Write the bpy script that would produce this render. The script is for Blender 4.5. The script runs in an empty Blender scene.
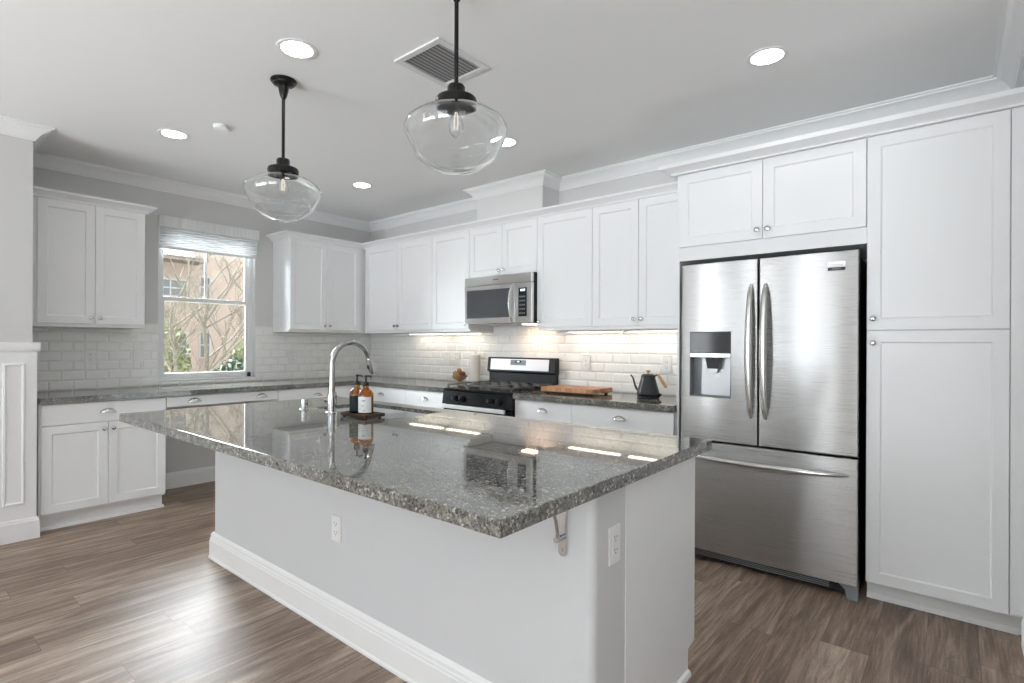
import bpy, bmesh, math, random
from mathutils import Vector, Matrix
random.seed(7)
PI = math.pi
S = bpy.context.scene
COL = S.collection

# ------------------------------------------------------------------ camera
def make_camera():
    f, cx, cy, yaw, roll = 539.758, 500.04, 344.36, math.radians(49.777), math.radians(0.256)
    cam = bpy.data.cameras.new('camera')
    cam.sensor_fit = 'HORIZONTAL'; cam.sensor_width = 36.0
    cam.lens = f * 36.0 / 1024
    cam.shift_x = (512 - cx) / 1024; cam.shift_y = (cy - 341.5) / 1024
    cam.clip_start = 0.02; cam.clip_end = 200
    o = bpy.data.objects.new('camera', cam); COL.objects.link(o)
    fw = Vector((-math.cos(yaw), math.sin(yaw), 0)); rt = Vector((math.sin(yaw), math.cos(yaw), 0)); up = Vector((0, 0, 1))
    r2 = rt * math.cos(roll) + up * math.sin(roll); u2 = up * math.cos(roll) - rt * math.sin(roll)
    M = Matrix((r2, u2, -fw)).transposed().to_4x4()
    M.translation = (5.3159, -3.8958, 1.2905)
    o.matrix_world = M
    S.camera = o
make_camera()

# ------------------------------------------------------------------ world, big lights, exposure
W = bpy.data.worlds.new('world'); S.world = W; W.use_nodes = True
wn = W.node_tree.nodes; wl = W.node_tree.links
bg = wn['Background']
def wmath(op, a, b=None):
    q = wn.new('ShaderNodeMath'); q.operation = op
    for i, v in enumerate((a, b)):
        if v is None: continue
        if isinstance(v, (int, float)): q.inputs[i].default_value = v
        else: wl.new(v, q.inputs[i])
    return q.outputs[0]
tc = wn.new('ShaderNodeTexCoord'); sp = wn.new('ShaderNodeSeparateXYZ'); rp = wn.new('ShaderNodeValToRGB')
wl.new(tc.outputs['Generated'], sp.inputs[0]); wl.new(sp.outputs['Z'], rp.inputs[0])
rp.color_ramp.elements[0].position = 0.0; rp.color_ramp.elements[0].color = (.78, .82, .86, 1)
rp.color_ramp.elements[1].position = 0.5; rp.color_ramp.elements[1].color = (.90, .95, 1.0, 1)
wl.new(rp.outputs[0], bg.inputs[0])
dt = wn.new('ShaderNodeVectorMath'); dt.operation = 'DOT_PRODUCT'; wl.new(tc.outputs['Generated'], dt.inputs[0])
dt.inputs[1].default_value = Vector((-1.0, -.02, .58)).normalized()      # bright cloud hiding the sun, beyond the kitchen window
glow = wmath('MULTIPLY', wmath('POWER', wmath('MAXIMUM', dt.outputs['Value'], 0.0), 4.5), 78.0)
wl.new(wmath('ADD', glow, 3.4), bg.inputs[1])

def area(name, loc, rot, sx, sy, power, color=(1, 1, 1), spread=PI):
    l = bpy.data.lights.new(name, 'AREA'); l.shape = 'RECTANGLE'; l.size = sx; l.size_y = sy
    l.energy = power; l.color = color; l.spread = spread
    o = bpy.data.objects.new(name, l); COL.objects.link(o); o.location = loc; o.rotation_euler = rot
    return o
# daylight entering by the great room's glazed openings, behind the camera
REAR = [(0.80, 1.40), (2.90, 3.30), (5.2, 7.8)]
for (a, b), pw in zip(REAR, (46, 7, 62)):
    area('rear_window_daylight', ((a + b) / 2, -8.85, 1.25), (PI / 2, 0, 0), b - a, 2.2, pw * .42, (.93, .97, 1.0))
# unseen uplights added low in the great room to brighten the ceiling
for x, sx in ((1.6, 1.6), (3.4, 1.6), (6.4, 2.6)):
    area('ceiling_fill_light', (x, -8.5, .45), (PI / 2 + math.radians(50), 0, 0), sx, .8, 63 * sx / 1.6, (.885, .945, 1.0), math.radians(105))
area('side_fill_light', (8.50, -5.9, .70), (PI / 2 + math.radians(45), 0, PI / 2), 1.6, .8, 8, (.97, .98, 1.0), math.radians(110))  # added unseen fill lamp, tilted upward in front of the side wall

S.view_settings.view_transform = 'Standard'
S.view_settings.look = 'None'
S.view_settings.exposure = 0.32
S.view_settings.gamma = 1.0
S.view_settings.use_curve_mapping = False
S.cycles.max_bounces = 14
S.cycles.diffuse_bounces = 7
S.cycles.glossy_bounces = 6
S.cycles.transmission_bounces = 12
S.cycles.transparent_max_bounces = 16
S.cycles.sample_clamp_indirect = 6.0
S.cycles.blur_glossy = 0.6
S.cycles.caustics_refractive = False
S.cycles.caustics_reflective = False

# ------------------------------------------------------------------ materials
def new_mat(name):
    m = bpy.data.materials.new(name); m.use_nodes = True
    nt = m.node_tree
    return m, nt.nodes, nt.links, nt.nodes['Principled BSDF']
def setp(b, **k):
    names = {'col': 'Base Color', 'rough': 'Roughness', 'metal': 'Metallic', 'ior': 'IOR', 'trans': 'Transmission Weight',
             'coat': 'Coat Weight', 'coatr': 'Coat Roughness', 'aniso': 'Anisotropic', 'spec': 'Specular IOR Level',
             'ecol': 'Emission Color', 'estr': 'Emission Strength'}
    for q, v in k.items():
        if q in ('col', 'ecol'): v = (*v, 1)
        b.inputs[names[q]].default_value = v
def simple(name, col, rough=.5, bump=0, bscale=200, var=0, vscale=6, **k):
    m, n, l, b = new_mat(name)
    setp(b, col=col, rough=rough, **k)
    t = n.new('ShaderNodeTexCoord')
    if var:
        no = n.new('ShaderNodeTexNoise'); no.inputs['Scale'].default_value = vscale; no.inputs['Detail'].default_value = 4
        l.new(t.outputs['Object'], no.inputs['Vector'])
        r = n.new('ShaderNodeValToRGB')
        r.color_ramp.elements[0].position = .3; r.color_ramp.elements[1].position = .7
        r.color_ramp.elements[0].color = tuple(c * (1 - var) for c in col) + (1,)
        r.color_ramp.elements[1].color = tuple(min(1, c * (1 + var)) for c in col) + (1,)
        l.new(no.outputs['Fac'], r.inputs[0]); l.new(r.outputs[0], b.inputs['Base Color'])
    if bump:
        nb = n.new('ShaderNodeTexNoise'); nb.inputs['Scale'].default_value = bscale; nb.inputs['Detail'].default_value = 2
        l.new(t.outputs['Object'], nb.inputs['Vector'])
        bp = n.new('ShaderNodeBump'); bp.inputs['Strength'].default_value = bump; bp.inputs['Distance'].default_value = .002
        l.new(nb.outputs['Fac'], bp.inputs['Height']); l.new(bp.outputs[0], b.inputs['Normal'])
    return m
def emit(name, col, s):
    m, n, l, b = new_mat(name); setp(b, col=(.8, .8, .8), rough=.5, ecol=col, estr=s); return m

M = {}
M['cab'] = simple('white_cabinet_paint', (.84, .85, .855), .38, bump=.02, bscale=300)
M['trim'] = simple('white_trim_paint', (.86, .865, .865), .40, bump=.02, bscale=300)
M['ceil'] = simple('ceiling_paint', (.86, .86, .855), .9, bump=.15, bscale=120)
M['wall'] = simple('warm_grey_wall_paint', (.65, .648, .638), .8, bump=.12, bscale=160)
M['wallw'] = simple('pale_wall_paint', (.72, .72, .71), .8, bump=.1, bscale=160)
M['islw'] = simple('pale_grey_wall_paint', (.62, .628, .635), .75, bump=.12, bscale=160)
M['tile'] = simple('glazed_white_tile', (.86, .86, .84), .10, ior=1.52)
M['grout'] = simple('pale_grout', (.76, .75, .72), .9)
M['plate'] = simple('white_plastic', (.80, .80, .79), .3)
M['slot'] = simple('dark_slot', (.03, .03, .03), .5)
M['black'] = simple('black_enamel', (.007, .007, .008), .2, spec=.3)
M['blackm'] = simple('black_matte', (.014, .014, .015), .42, spec=.3)
M['iron'] = simple('cast_iron', (.075, .075, .077), .42, bump=.2, bscale=300)
M['dglass'] = simple('dark_glass', (.022, .024, .027), .08, ior=1.45)
M['mwglass'] = simple('smoked_door_glass', (.07, .075, .08), .10)
M['chrome'] = simple('chrome', (.55, .55, .56), .07, metal=1)
M['nickel'] = simple('satin_nickel', (.60, .605, .61), .22, metal=1)
M['bronze'] = simple('black_bronze', (.010, .0095, .009), .26, spec=.3)
M['sinksteel'] = simple('sink_steel', (.74, .75, .75), .34, metal=.35)
M['silver'] = simple('silver_plastic', (.36, .37, .38), .3, metal=.7)
M['greyp'] = simple('grey_plastic', (.20, .21, .22), .35)
M['kettle'] = simple('charcoal_kettle', (.028, .031, .034), .33, metal=.3)
M['towel'] = simple('paper_towel', (.84, .80, .74), .95, bump=.3, bscale=150)
M['pump'] = simple('black_pump', (.006, .005, .005), .3, spec=.25)
M['label'] = simple('paper_label', (.80, .80, .80), .6)
M['ink'] = simple('dark_ink', (.06, .06, .06), .6)
M['soap'] = simple('dark_soap', (.006, .014, .016), .5, spec=.25)
M['blind'] = simple('white_woven_blind', (.72, .73, .75), .8, bump=.3, bscale=260)
def blind_mat():
    m = simple('white_woven_blind', (.88, .885, .895), .8, bump=.3, bscale=260); n, l = m.node_tree.nodes, m.node_tree.links
    tr = n.new('ShaderNodeBsdfTranslucent'); tr.inputs[0].default_value = (.9, .9, .9, 1); mx = n.new('ShaderNodeMixShader'); mx.inputs[0].default_value = .30
    l.new(n['Principled BSDF'].outputs[0], mx.inputs[1]); l.new(tr.outputs[0], mx.inputs[2]); l.new(mx.outputs[0], n['Material Output'].inputs[0]); return m
M['blind'] = blind_mat()
M['fascia'] = simple('bright_silver_fascia', (.74, .75, .77), .32, metal=.35)
M['vinyl'] = simple('white_vinyl', (.82, .83, .83), .35)
M['vent'] = simple('vent_enamel', (.70, .70, .70), .5)
M['hollow'] = simple('dark_duct', (.26, .26, .26), .8)
M['lens'] = emit('downlight_lens', (1, .98, .95), 15)
M['strip'] = emit('under_cabinet_lens', (1.0, .87, .68), 7)
M['mwlamp'] = emit('warm_cooktop_lamp', (1.0, .62, .38), 30)
M['filament'] = emit('filament', (1.0, .86, .66), 1.0)
M['disp'] = emit('lit_display', (.65, .85, 1.0), 1.4)
M['dispd'] = simple('dark_display', (.012, .018, .035), .1)
M['peach'] = simple('peach_stucco', (.34, .265, .222), .95, bump=.4, bscale=30, var=.10, vscale=2)
M['ochre'] = simple('pale_stucco', (.47, .42, .37), .95, var=.12, vscale=2)
M['wframe'] = simple('taupe_window_frame', (.36, .33, .31), .6)
M['wglass'] = simple('shaded_window_glass', (.10, .11, .12), .15)
M['rooft'] = simple('roof_tile', (.20, .17, .15), .9, var=.25, vscale=8)
M['bark'] = simple('pale_bark', (.115, .10, .075), .9, var=.3, vscale=12)
M['bark2'] = simple('brown_bark', (.10, .082, .06), .9, var=.3, vscale=12)
M['leaf'] = simple('dark_green_leaf', (.06, .085, .05), .6, var=.4, vscale=8)
M['leaf2'] = simple('olive_leaf', (.15, .165, .07), .6, var=.4, vscale=8)
M['ground'] = simple('garden_soil', (.22, .20, .16), .95, var=.3, vscale=3)
M['applg'] = simple('green_fruit', (.20, .21, .05), .4, var=.25, vscale=30)
M['appleo'] = simple('orange_fruit', (.36, .19, .07), .4, var=.3, vscale=30)
M['appler'] = simple('red_fruit', (.20, .05, .03), .35, var=.3, vscale=30)
M['bowl'] = simple('wooden_bowl', (.42, .25, .13), .45, var=.25, vscale=20)
M['rubber'] = simple('rubber', (.02, .02, .02), .7)

def glass(name, col=(1, 1, 1), rough=0.0, ior=1.45):
    m, n, l, b = new_mat(name); setp(b, col=col, rough=rough, trans=1.0, ior=ior); return m
M['glass'] = glass('clear_glass', (.98, .99, .99))
M['amber'] = glass('amber_glass', (.74, .36, .05))
def pane_mat():
    m, n, l, b = new_mat('window_glass')
    n.remove(b)
    tr = n.new('ShaderNodeBsdfTransparent'); gl = n.new('ShaderNodeBsdfGlossy'); gl.inputs['Roughness'].default_value = 0.02
    fr = n.new('ShaderNodeFresnel'); fr.inputs[0].default_value = 1.45
    mx = n.new('ShaderNodeMixShader'); l.new(fr.outputs[0], mx.inputs[0]); l.new(tr.outputs[0], mx.inputs[1]); l.new(gl.outputs[0], mx.inputs[2])
    tr.inputs[0].default_value = (.95, .97, .97, 1)
    l.new(mx.outputs[0], n['Material Output'].inputs[0]); return m
M['pane'] = pane_mat()

def steel_mat(name, col=(.50, .50, .495), rough=.27):
    m, n, l, b = new_mat(name)
    setp(b, col=col, rough=rough, metal=1.0, aniso=1.0)
    b.inputs['Anisotropic Rotation'].default_value = .25
    t = n.new('ShaderNodeTexCoord'); mp = n.new('ShaderNodeMapping'); mp.inputs['Scale'].default_value = (3, 3, 900)
    no = n.new('ShaderNodeTexNoise'); no.inputs['Scale'].default_value = 1.0; no.inputs['Detail'].default_value = 3
    l.new(t.outputs['Object'], mp.inputs[0]); l.new(mp.outputs[0], no.inputs['Vector'])
    mr = n.new('ShaderNodeMapRange'); mr.inputs['To Min'].default_value = rough - .015; mr.inputs['To Max'].default_value = rough + .03
    l.new(no.outputs['Fac'], mr.inputs[0]); l.new(mr.outputs[0], b.inputs['Roughness'])
    tg = n.new('ShaderNodeTangent'); tg.direction_type = 'RADIAL'; tg.axis = 'Z'
    l.new(tg.outputs[0], b.inputs['Tangent'])
    return m
M['steel'] = steel_mat('brushed_stainless_steel')
M['steelm'] = steel_mat('bright_stainless_steel', (.90, .90, .89), .30)
M['steel2'] = steel_mat('polished_stainless_trim', (.68, .68, .67), .20)

def granite_mat():
    m, n, l, b = new_mat('speckled_grey_granite')
    t = n.new('ShaderNodeTexCoord')
    def vor(scale):
        v = n.new('ShaderNodeTexVoronoi'); v.inputs['Scale'].default_value = scale; l.new(t.outputs['Object'], v.inputs['Vector'])
        s = n.new('ShaderNodeSeparateColor'); l.new(v.outputs['Color'], s.inputs[0]); return s.outputs[0]
    def ramp(fac, stops):
        r = n.new('ShaderNodeValToRGB'); r.color_ramp.interpolation = 'CONSTANT'
        for i, (p, c) in enumerate(stops):
            e = r.color_ramp.elements[i] if i < 2 else r.color_ramp.elements.new(p)
            e.position = p; e.color = (*c, 1)
        l.new(fac, r.inputs[0]); return r.outputs[0]
    a = ramp(vor(150), [(0, (.020, .020, .021)), (.24, (.12, .118, .108)), (.50, (.20, .195, .165)), (.76, (.29, .28, .24)), (.93, (.60, .585, .55))])
    c = ramp(vor(310), [(0, (.07, .07, .068)), (.30, (.165, .16, .145)), (.62, (.235, .228, .205)), (.90, (.34, .33, .30))])
    mx = n.new('ShaderNodeMix'); mx.data_type = 'RGBA'; mx.inputs[0].default_value = .42
    l.new(a, mx.inputs[6]); l.new(c, mx.inputs[7])
    no = n.new('ShaderNodeTexNoise'); no.inputs['Scale'].default_value = 9; no.inputs['Detail'].default_value = 5; l.new(t.outputs['Object'], no.inputs['Vector'])
    mr = n.new('ShaderNodeMapRange'); mr.inputs['From Min'].default_value = .3; mr.inputs['From Max'].default_value = .7
    mr.inputs['To Min'].default_value = .62; mr.inputs['To Max'].default_value = 1.06; l.new(no.outputs['Fac'], mr.inputs[0])
    mm = n.new('ShaderNodeMix'); mm.data_type = 'RGBA'; mm.blend_type = 'MULTIPLY'; mm.inputs[0].default_value = 1
    l.new(mx.outputs[2], mm.inputs[6]); l.new(mr.outputs[0], mm.inputs[7]); l.new(mm.outputs[2], b.inputs['Base Color'])
    setp(b, rough=.03, ior=1.75)
    return m
M['granite'] = granite_mat()

PLANK = .176
def floor_mat():
    m, n, l, b = new_mat('weathered_oak_planks')
    t = n.new('ShaderNodeTexCoord'); s = n.new('ShaderNodeSeparateXYZ'); l.new(t.outputs['Object'], s.inputs[0])
    def mth(op, a, bb=None, c=None):
        q = n.new('ShaderNodeMath'); q.operation = op
        for i, v in enumerate((a, bb, c)):
            if v is None: continue
            if isinstance(v, (int, float)): q.inputs[i].default_value = v
            else: l.new(v, q.inputs[i])
        return q.outputs[0]
    u = mth('DIVIDE', mth('SUBTRACT', s.outputs['X'], 4.514 - 40 * PLANK), PLANK)
    iu = mth('FLOOR', u); fu = mth('FRACT', u)
    w1 = n.new('ShaderNodeTexWhiteNoise'); w1.noise_dimensions = '1D'; l.new(iu, w1.inputs['W'])
    v = mth('ADD', mth('DIVIDE', mth('ADD', s.outputs['Y'], 20), 1.25), mth('MULTIPLY', w1.outputs['Value'], 7.0))
    iv = mth('FLOOR', v); fv = mth('FRACT', v)
    cmb = n.new('ShaderNodeCombineXYZ'); l.new(iu, cmb.inputs[0]); l.new(iv, cmb.inputs[1])
    w2 = n.new('ShaderNodeTexWhiteNoise'); w2.noise_dimensions = '3D'; l.new(cmb.outputs[0], w2.inputs['Vector'])
    # grain, shifted per plank
    off = n.new('ShaderNodeVectorMath'); off.operation = 'MULTIPLY_ADD'
    l.new(w2.outputs['Color'], off.inputs[0]); off.inputs[1].default_value = (30, 30, 30); l.new(t.outputs['Object'], off.inputs[2])
    def noise(scale, detail, dist=0):
        mp = n.new('ShaderNodeMapping'); mp.inputs['Scale'].default_value = scale; l.new(off.outputs[0], mp.inputs[0])
        q = n.new('ShaderNodeTexNoise'); q.inputs['Scale'].default_value = 1; q.inputs['Detail'].default_value = detail; q.inputs['Distortion'].default_value = dist
        q.inputs['Roughness'].default_value = .6
        l.new(mp.outputs[0], q.inputs['Vector']); return q.outputs['Fac']
    g1 = noise((12, 1.1, 1), 4, 1.6); g2 = noise((110, 5, 1), 3); g3 = noise((300, 60, 1), 2)
    fac = mth('ADD', mth('ADD', mth('MULTIPLY', g1, .84), mth('MULTIPLY', g2, .45)), mth('MULTIPLY', g3, .20))
    fac = mth('ADD', mth('SUBTRACT', fac, .27), mth('MULTIPLY', mth('SUBTRACT', w2.outputs['Value'], .5), .15))
    r = n.new('ShaderNodeValToRGB'); cr = r.color_ramp
    cr.elements[0].position = .20; cr.elements[0].color = (.088, .058, .042, 1)
    cr.elements[1].position = .72; cr.elements[1].color = (.50, .395, .32, 1)
    e = cr.elements.new(.40); e.color = (.190, .131, .096, 1)
    e = cr.elements.new(.55); e.color = (.315, .234, .178, 1)
    l.new(fac, r.inputs[0])
    # seams
    su = mth('MINIMUM', fu, mth('SUBTRACT', 1.0, fu)); sv = mth('MINIMUM', fv, mth('SUBTRACT', 1.0, fv))
    eu = mth('LESS_THAN', su, .007); ev = mth('LESS_THAN', sv, .0011); seam = mth('MAXIMUM', eu, ev)
    mx = n.new('ShaderNodeMix'); mx.data_type = 'RGBA'; l.new(mth('MULTIPLY', seam, .55), mx.inputs[0])
    l.new(r.outputs[0], mx.inputs[6]); mx.inputs[7].default_value = (.035, .025, .02, 1)
    l.new(mx.outputs[2], b.inputs['Base Color'])
    mr = n.new('ShaderNodeMapRange'); mr.inputs['To Min'].default_value = .40; mr.inputs['To Max'].default_value = .55; l.new(g2, mr.inputs[0])
    l.new(mr.outputs[0], b.inputs['Roughness']); setp(b, ior=1.5)
    bp = n.new('ShaderNodeBump'); bp.inputs['Strength'].default_value = .25; bp.inputs['Distance'].default_value = .002
    l.new(mth('SUBTRACT', g2, mth('MULTIPLY', seam, 1.5)), bp.inputs['Height']); l.new(bp.outputs[0], b.inputs['Normal'])
    return m
M['floor'] = floor_mat()

def board_mat():
    m, n, l, b = new_mat('butcher_block')
    t = n.new('ShaderNodeTexCoord')
    br = n.new('ShaderNodeTexBrick'); br.inputs['Scale'].default_value = 1
    br.inputs['Brick Width'].default_value = .045; br.inputs['Row Height'].default_value = .045; br.inputs['Mortar Size'].default_value = .002
    br.inputs['Color1'].default_value = (.36, .15, .07, 1); br.inputs['Color2'].default_value = (.64, .36, .19, 1); br.inputs['Mortar'].default_value = (.30, .14, .07, 1)
    sx = n.new('ShaderNodeSeparateXYZ'); cx = n.new('ShaderNodeCombineXYZ'); ad = n.new('ShaderNodeMath'); l.new(t.outputs['Object'], sx.inputs[0])
    l.new(sx.outputs['Y'], ad.inputs[0]); l.new(sx.outputs['Z'], ad.inputs[1]); l.new(sx.outputs['X'], cx.inputs[0]); l.new(ad.outputs[0], cx.inputs[1]); l.new(cx.outputs[0], br.inputs['Vector']); l.new(br.outputs['Color'], b.inputs['Base Color'])
    setp(b, rough=.4); return m
M['board'] = board_mat()
def wood_mat(name, c1, c2, rough=.45):
    m, n, l, b = new_mat(name)
    t = n.new('ShaderNodeTexCoord'); mp = n.new('ShaderNodeMapping'); mp.inputs['Scale'].default_value = (6, 90, 90)
    no = n.new('ShaderNodeTexNoise'); no.inputs['Scale'].default_value = 1; no.inputs['Detail'].default_value = 4
    l.new(t.outputs['Object'], mp.inputs[0]); l.new(mp.outputs[0], no.inputs['Vector'])
    r = n.new('ShaderNodeValToRGB'); r.color_ramp.elements[0].color = (*c1, 1); r.color_ramp.elements[1].color = (*c2, 1)
    r.color_ramp.elements[0].position = .35; r.color_ramp.elements[1].position = .65
    l.new(no.outputs['Fac'], r.inputs[0]); l.new(r.outputs[0], b.inputs['Base Color']); setp(b, rough=rough); return m
M['wood'] = wood_mat('light_wood', (.50, .29, .13), (.62, .39, .19))
M['tray'] = wood_mat('dark_wood', (.03, .013, .008), (.085, .034, .018), .28)

# ------------------------------------------------------------------ mesh helpers
def B(): return bmesh.new()
def box(bm, x0, x1, y0, y1, z0, z1, bev=0, seg=2):
    r = bmesh.ops.create_cube(bm, size=1)
    vs = r['verts']
    for v in vs:
        v.co = Vector((x0 if v.co.x < 0 else x1, y0 if v.co.y < 0 else y1, z0 if v.co.z < 0 else z1))
    if bev:
        es = list({e for v in vs for e in v.link_edges})
        bmesh.ops.bevel(bm, geom=es, offset=bev, segments=seg, profile=.5, affect='EDGES', clamp_overlap=True)
def tube(bm, pts, rad, seg=12, cap=True, sy=1.0):
    pts = [Vector(p) for p in pts]; n = len(pts)
    if not hasattr(rad, '__len__'): rad = [rad] * n
    t0 = (pts[1] - pts[0]).normalized()
    ref = Vector((0, 0, 1)) if abs(t0.z) < .9 else Vector((1, 0, 0))
    u = t0.cross(ref).normalized(); rings = []
    for i, p in enumerate(pts):
        t = (pts[min(i + 1, n - 1)] - pts[max(i - 1, 0)]).normalized()
        u = (u - t * u.dot(t)).normalized(); w = t.cross(u)
        rings.append([bm.verts.new(p + (u * math.cos(2 * PI * k / seg) + w * math.sin(2 * PI * k / seg) * sy) * rad[i]) for k in range(seg)])
    for a, b in zip(rings, rings[1:]):
        for k in range(seg):
            bm.faces.new((a[k], a[(k + 1) % seg], b[(k + 1) % seg], b[k]))
    if cap:
        bm.faces.new(rings[0][::-1]); bm.faces.new(rings[-1])
def lathe(bm, prof, c=(0, 0, 0), seg=24, axis='Z'):
    """prof: (radius, height) pairs; r=0 closes to a pole. axis 'Z', '-Y' or 'X'."""
    c = Vector(c)
    def P(r, h, a):
        x, y = r * math.cos(a), r * math.sin(a)
        if axis == 'Z': return c + Vector((x, y, h))
        if axis == '-Y': return c + Vector((x, -h, y))
        return c + Vector((h, x, y))
    rings = []
    for r, h in prof:
        if r < 1e-6: rings.append([bm.verts.new(P(0, h, 0))])
        else: rings.append([bm.verts.new(P(r, h, 2 * PI * k / seg)) for k in range(seg)])
    for a, b in zip(rings, rings[1:]):
        for k in range(seg):
            j = (k + 1) % seg
            if len(a) == 1 and len(b) == 1: continue
            if len(a) == 1: bm.faces.new((a[0], b[j], b[k]))
            elif len(b) == 1: bm.faces.new((a[k], a[j], b[0]))
            else: bm.faces.new((a[k], a[j], b[j], b[k]))
def sweep(bm, path, prof, closed=False):
    """path: (x,y) points; prof: (out, z), out to the RIGHT of travel; mitred corners, capped ends."""
    P = [Vector(p) for p in path]; n = len(P)
    def nrm(a, b):
        d = (b - a).normalized(); return Vector((d.y, -d.x))
    rings = []
    for i in range(n):
        ns = []
        if i > 0 or closed: ns.append(nrm(P[i - 1], P[i]))
        if i < n - 1 or closed: ns.append(nrm(P[i], P[(i + 1) % n]))
        if len(ns) == 2:
            m = (ns[0] + ns[1]).normalized(); m = m / max(.2, m.dot(ns[0]))
        else: m = ns[0]
        rings.append([bm.verts.new((P[i].x + m.x * o, P[i].y + m.y * o, z)) for o, z in prof])
    K = len(prof)
    rr = list(zip(rings, rings[1:])) + ([(rings[-1], rings[0])] if closed else [])
    for a, b in rr:
        for k in range(K):
            j = (k + 1) % K
            bm.faces.new((a[k], b[k], b[j], a[j]))
    if not closed:
        bm.faces.new(rings[0]); bm.faces.new(rings[-1][::-1])
def prism(bm, poly, axis, a, b):
    """poly in the plane normal to axis ('X': (y,z), 'Y': (x,z), 'Z': (x,y))."""
    def P(p, h): return {'X': (h, p[0], p[1]), 'Y': (p[0], h, p[1]), 'Z': (p[0], p[1], h)}[axis]
    va = [bm.verts.new(P(p, a)) for p in poly]; vb = [bm.verts.new(P(p, b)) for p in poly]
    n = len(poly)
    for i in range(n): bm.faces.new((va[i], va[(i + 1) % n], vb[(i + 1) % n], vb[i]))
    bm.faces.new(va[::-1]); bm.faces.new(vb)
def obj(name, bm, mat, parent=None, smooth=35):
    bmesh.ops.recalc_face_normals(bm, faces=bm.faces[:])
    me = bpy.data.meshes.new(name); bm.to_mesh(me); bm.free()
    if smooth:
        me.shade_smooth(); me.set_sharp_from_angle(angle=math.radians(smooth))
    me.materials.append(M[mat] if isinstance(mat, str) else mat)
    o = bpy.data.objects.new(name, me); COL.objects.link(o)
    if smooth:
        w = o.modifiers.new('weighted_normals', 'WEIGHTED_NORMAL'); w.keep_sharp = True; w.weight = 80
    if parent: o.parent = parent
    return o
def tag(o, label=None, cat=None, group=None, kind=None):
    if label: o['label'] = label
    if cat: o['category'] = cat
    if group: o['group'] = group
    if kind: o['kind'] = kind
    return o
def thing(name, label, cat, loc=(0, 0, 0), rz=0, group=None):
    o = bpy.data.objects.new(name, None); o.empty_display_size = .05; COL.objects.link(o)
    o.location = loc; o.rotation_euler = (0, 0, rz)
    return tag(o, label, cat, group)
def struct(name, bm, mat, label=None, cat=None, smooth=35):
    return tag(obj(name, bm, mat, None, smooth), label, cat, None, 'structure')
def dup(o, parent=None, loc=None, label=None):
    kids = [c for c in COL.objects if c.parent == o]
    c = o.copy(); COL.objects.link(c)
    if parent: c.parent = parent
    if loc: c.location = loc
    if label: c['label'] = label
    for k in kids: dup(k, c)
    return c

# ------------------------------------------------------------------ setting
CZ = 2.705
bm = B(); box(bm, -.15, 9.15, -9.15, .15, -.06, 0); struct('floor', bm, 'floor', 'wide weathered brown oak plank floor', 'floor')
bm = B(); box(bm, -.15, 9.15, -9.15, .15, CZ, CZ + .1); struct('ceiling', bm, 'ceil', 'flat white painted kitchen ceiling', 'ceiling')
WY0, WY1, WZ0, WZ1 = -2.23, -1.375, .950, 2.385
bm = B()
box(bm, -.15, 0, -3.17, WY0, 0, CZ); box(bm, -.15, 0, WY1, .15, 0, CZ)
box(bm, -.15, 0, WY0, WY1, 0, WZ0); box(bm, -.15, 0, WY0, WY1, WZ1, CZ)
struct('wall_left', bm, 'wall', 'grey painted wall around the kitchen window', 'wall')
bm = B(); box(bm, 0, 5.70, 0, .15, 0, CZ); struct('wall_back', bm, 'wall', 'grey painted wall behind the range and refrigerator', 'wall')
bm = B(); box(bm, 5.55, 5.70, -2.40, 0, 0, CZ); struct('wall_right', bm, 'wallw', 'short pale wall to the right of the pantry', 'wall')
bm = B(); box(bm, -.15, .666, -9.0, -3.17, 0, CZ); struct('wall_front_left', bm, 'wall', 'grey wall with white wainscot at left edge', 'wall')
bm = B(); box(bm, 5.70, 9.0, -2.40, -2.25, 0, CZ); struct('wall_front_right', bm, 'wallw', 'pale great room wall behind the kitchen', 'wall')
bm = B()
box(bm, 9.0, 9.15, -9.0, -6.6, 0, CZ); box(bm, 9.0, 9.15, -5.2, -2.25, 0, CZ); box(bm, 9.0, 9.15, -6.6, -5.2, 0, .9); box(bm, 9.0, 9.15, -6.6, -5.2, 2.1, CZ)
struct('wall_far_right', bm, 'wallw', 'pale great room side wall', 'wall')
bm = B(); xs = [-.15] + [v for p in REAR for v in p] + [9.15]
for i in range(0, len(xs), 2): box(bm, xs[i], xs[i + 1], -9.15, -9.0, 0, CZ)
for a, b in REAR: box(bm, a, b, -9.15, -9.0, 0, .12); box(bm, a, b, -9.15, -9.0, 2.38, CZ)
struct('wall_rear', bm, 'wallw', 'great room rear wall with tall windows', 'wall')
def plain_window(name, a, b, z0, z1, axis):
    bm = B(); bp = B(); w = .05
    def bx(m, u0, u1, v0, v1, d0, d1):
        if axis == 'Y': box(m, u0, u1, -9.0 - d1, -9.0 - d0, v0, v1)
        else: box(m, 9.0 + d0, 9.0 + d1, u0, u1, v0, v1)
    bx(bm, a, a + w, z0, z1, .03, .1); bx(bm, b - w, b, z0, z1, .03, .1); bx(bm, a + w, b - w, z0, z0 + w, .03, .1); bx(bm, a + w, b - w, z1 - w, z1, .03, .1)
    m = (a + b) / 2; bx(bm, m - .03, m + .03, z0 + w, z1 - w, .03, .1)
    bx(bp, a + w, b - w, z0 + w, z1 - w, .06, .066)
    f = struct(name, bm, 'vinyl'); obj('pane', bp, 'pane', f)
for i, (a, b) in enumerate(REAR): plain_window('window_%d' % (i + 2), a, b, .12, 2.38, 'Y')
plain_window('window_5', -6.6, -5.2, .9, 2.1, 'X')

# hood chase above the microwave cabinet
bm = B(); box(bm, 1.9416, 2.681, -.2412, 0, 2.386, CZ); struct('wall_chase', bm, 'wallw', 'boxed pale vent chase rising above microwave cabinets to ceiling', 'wall')

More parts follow.
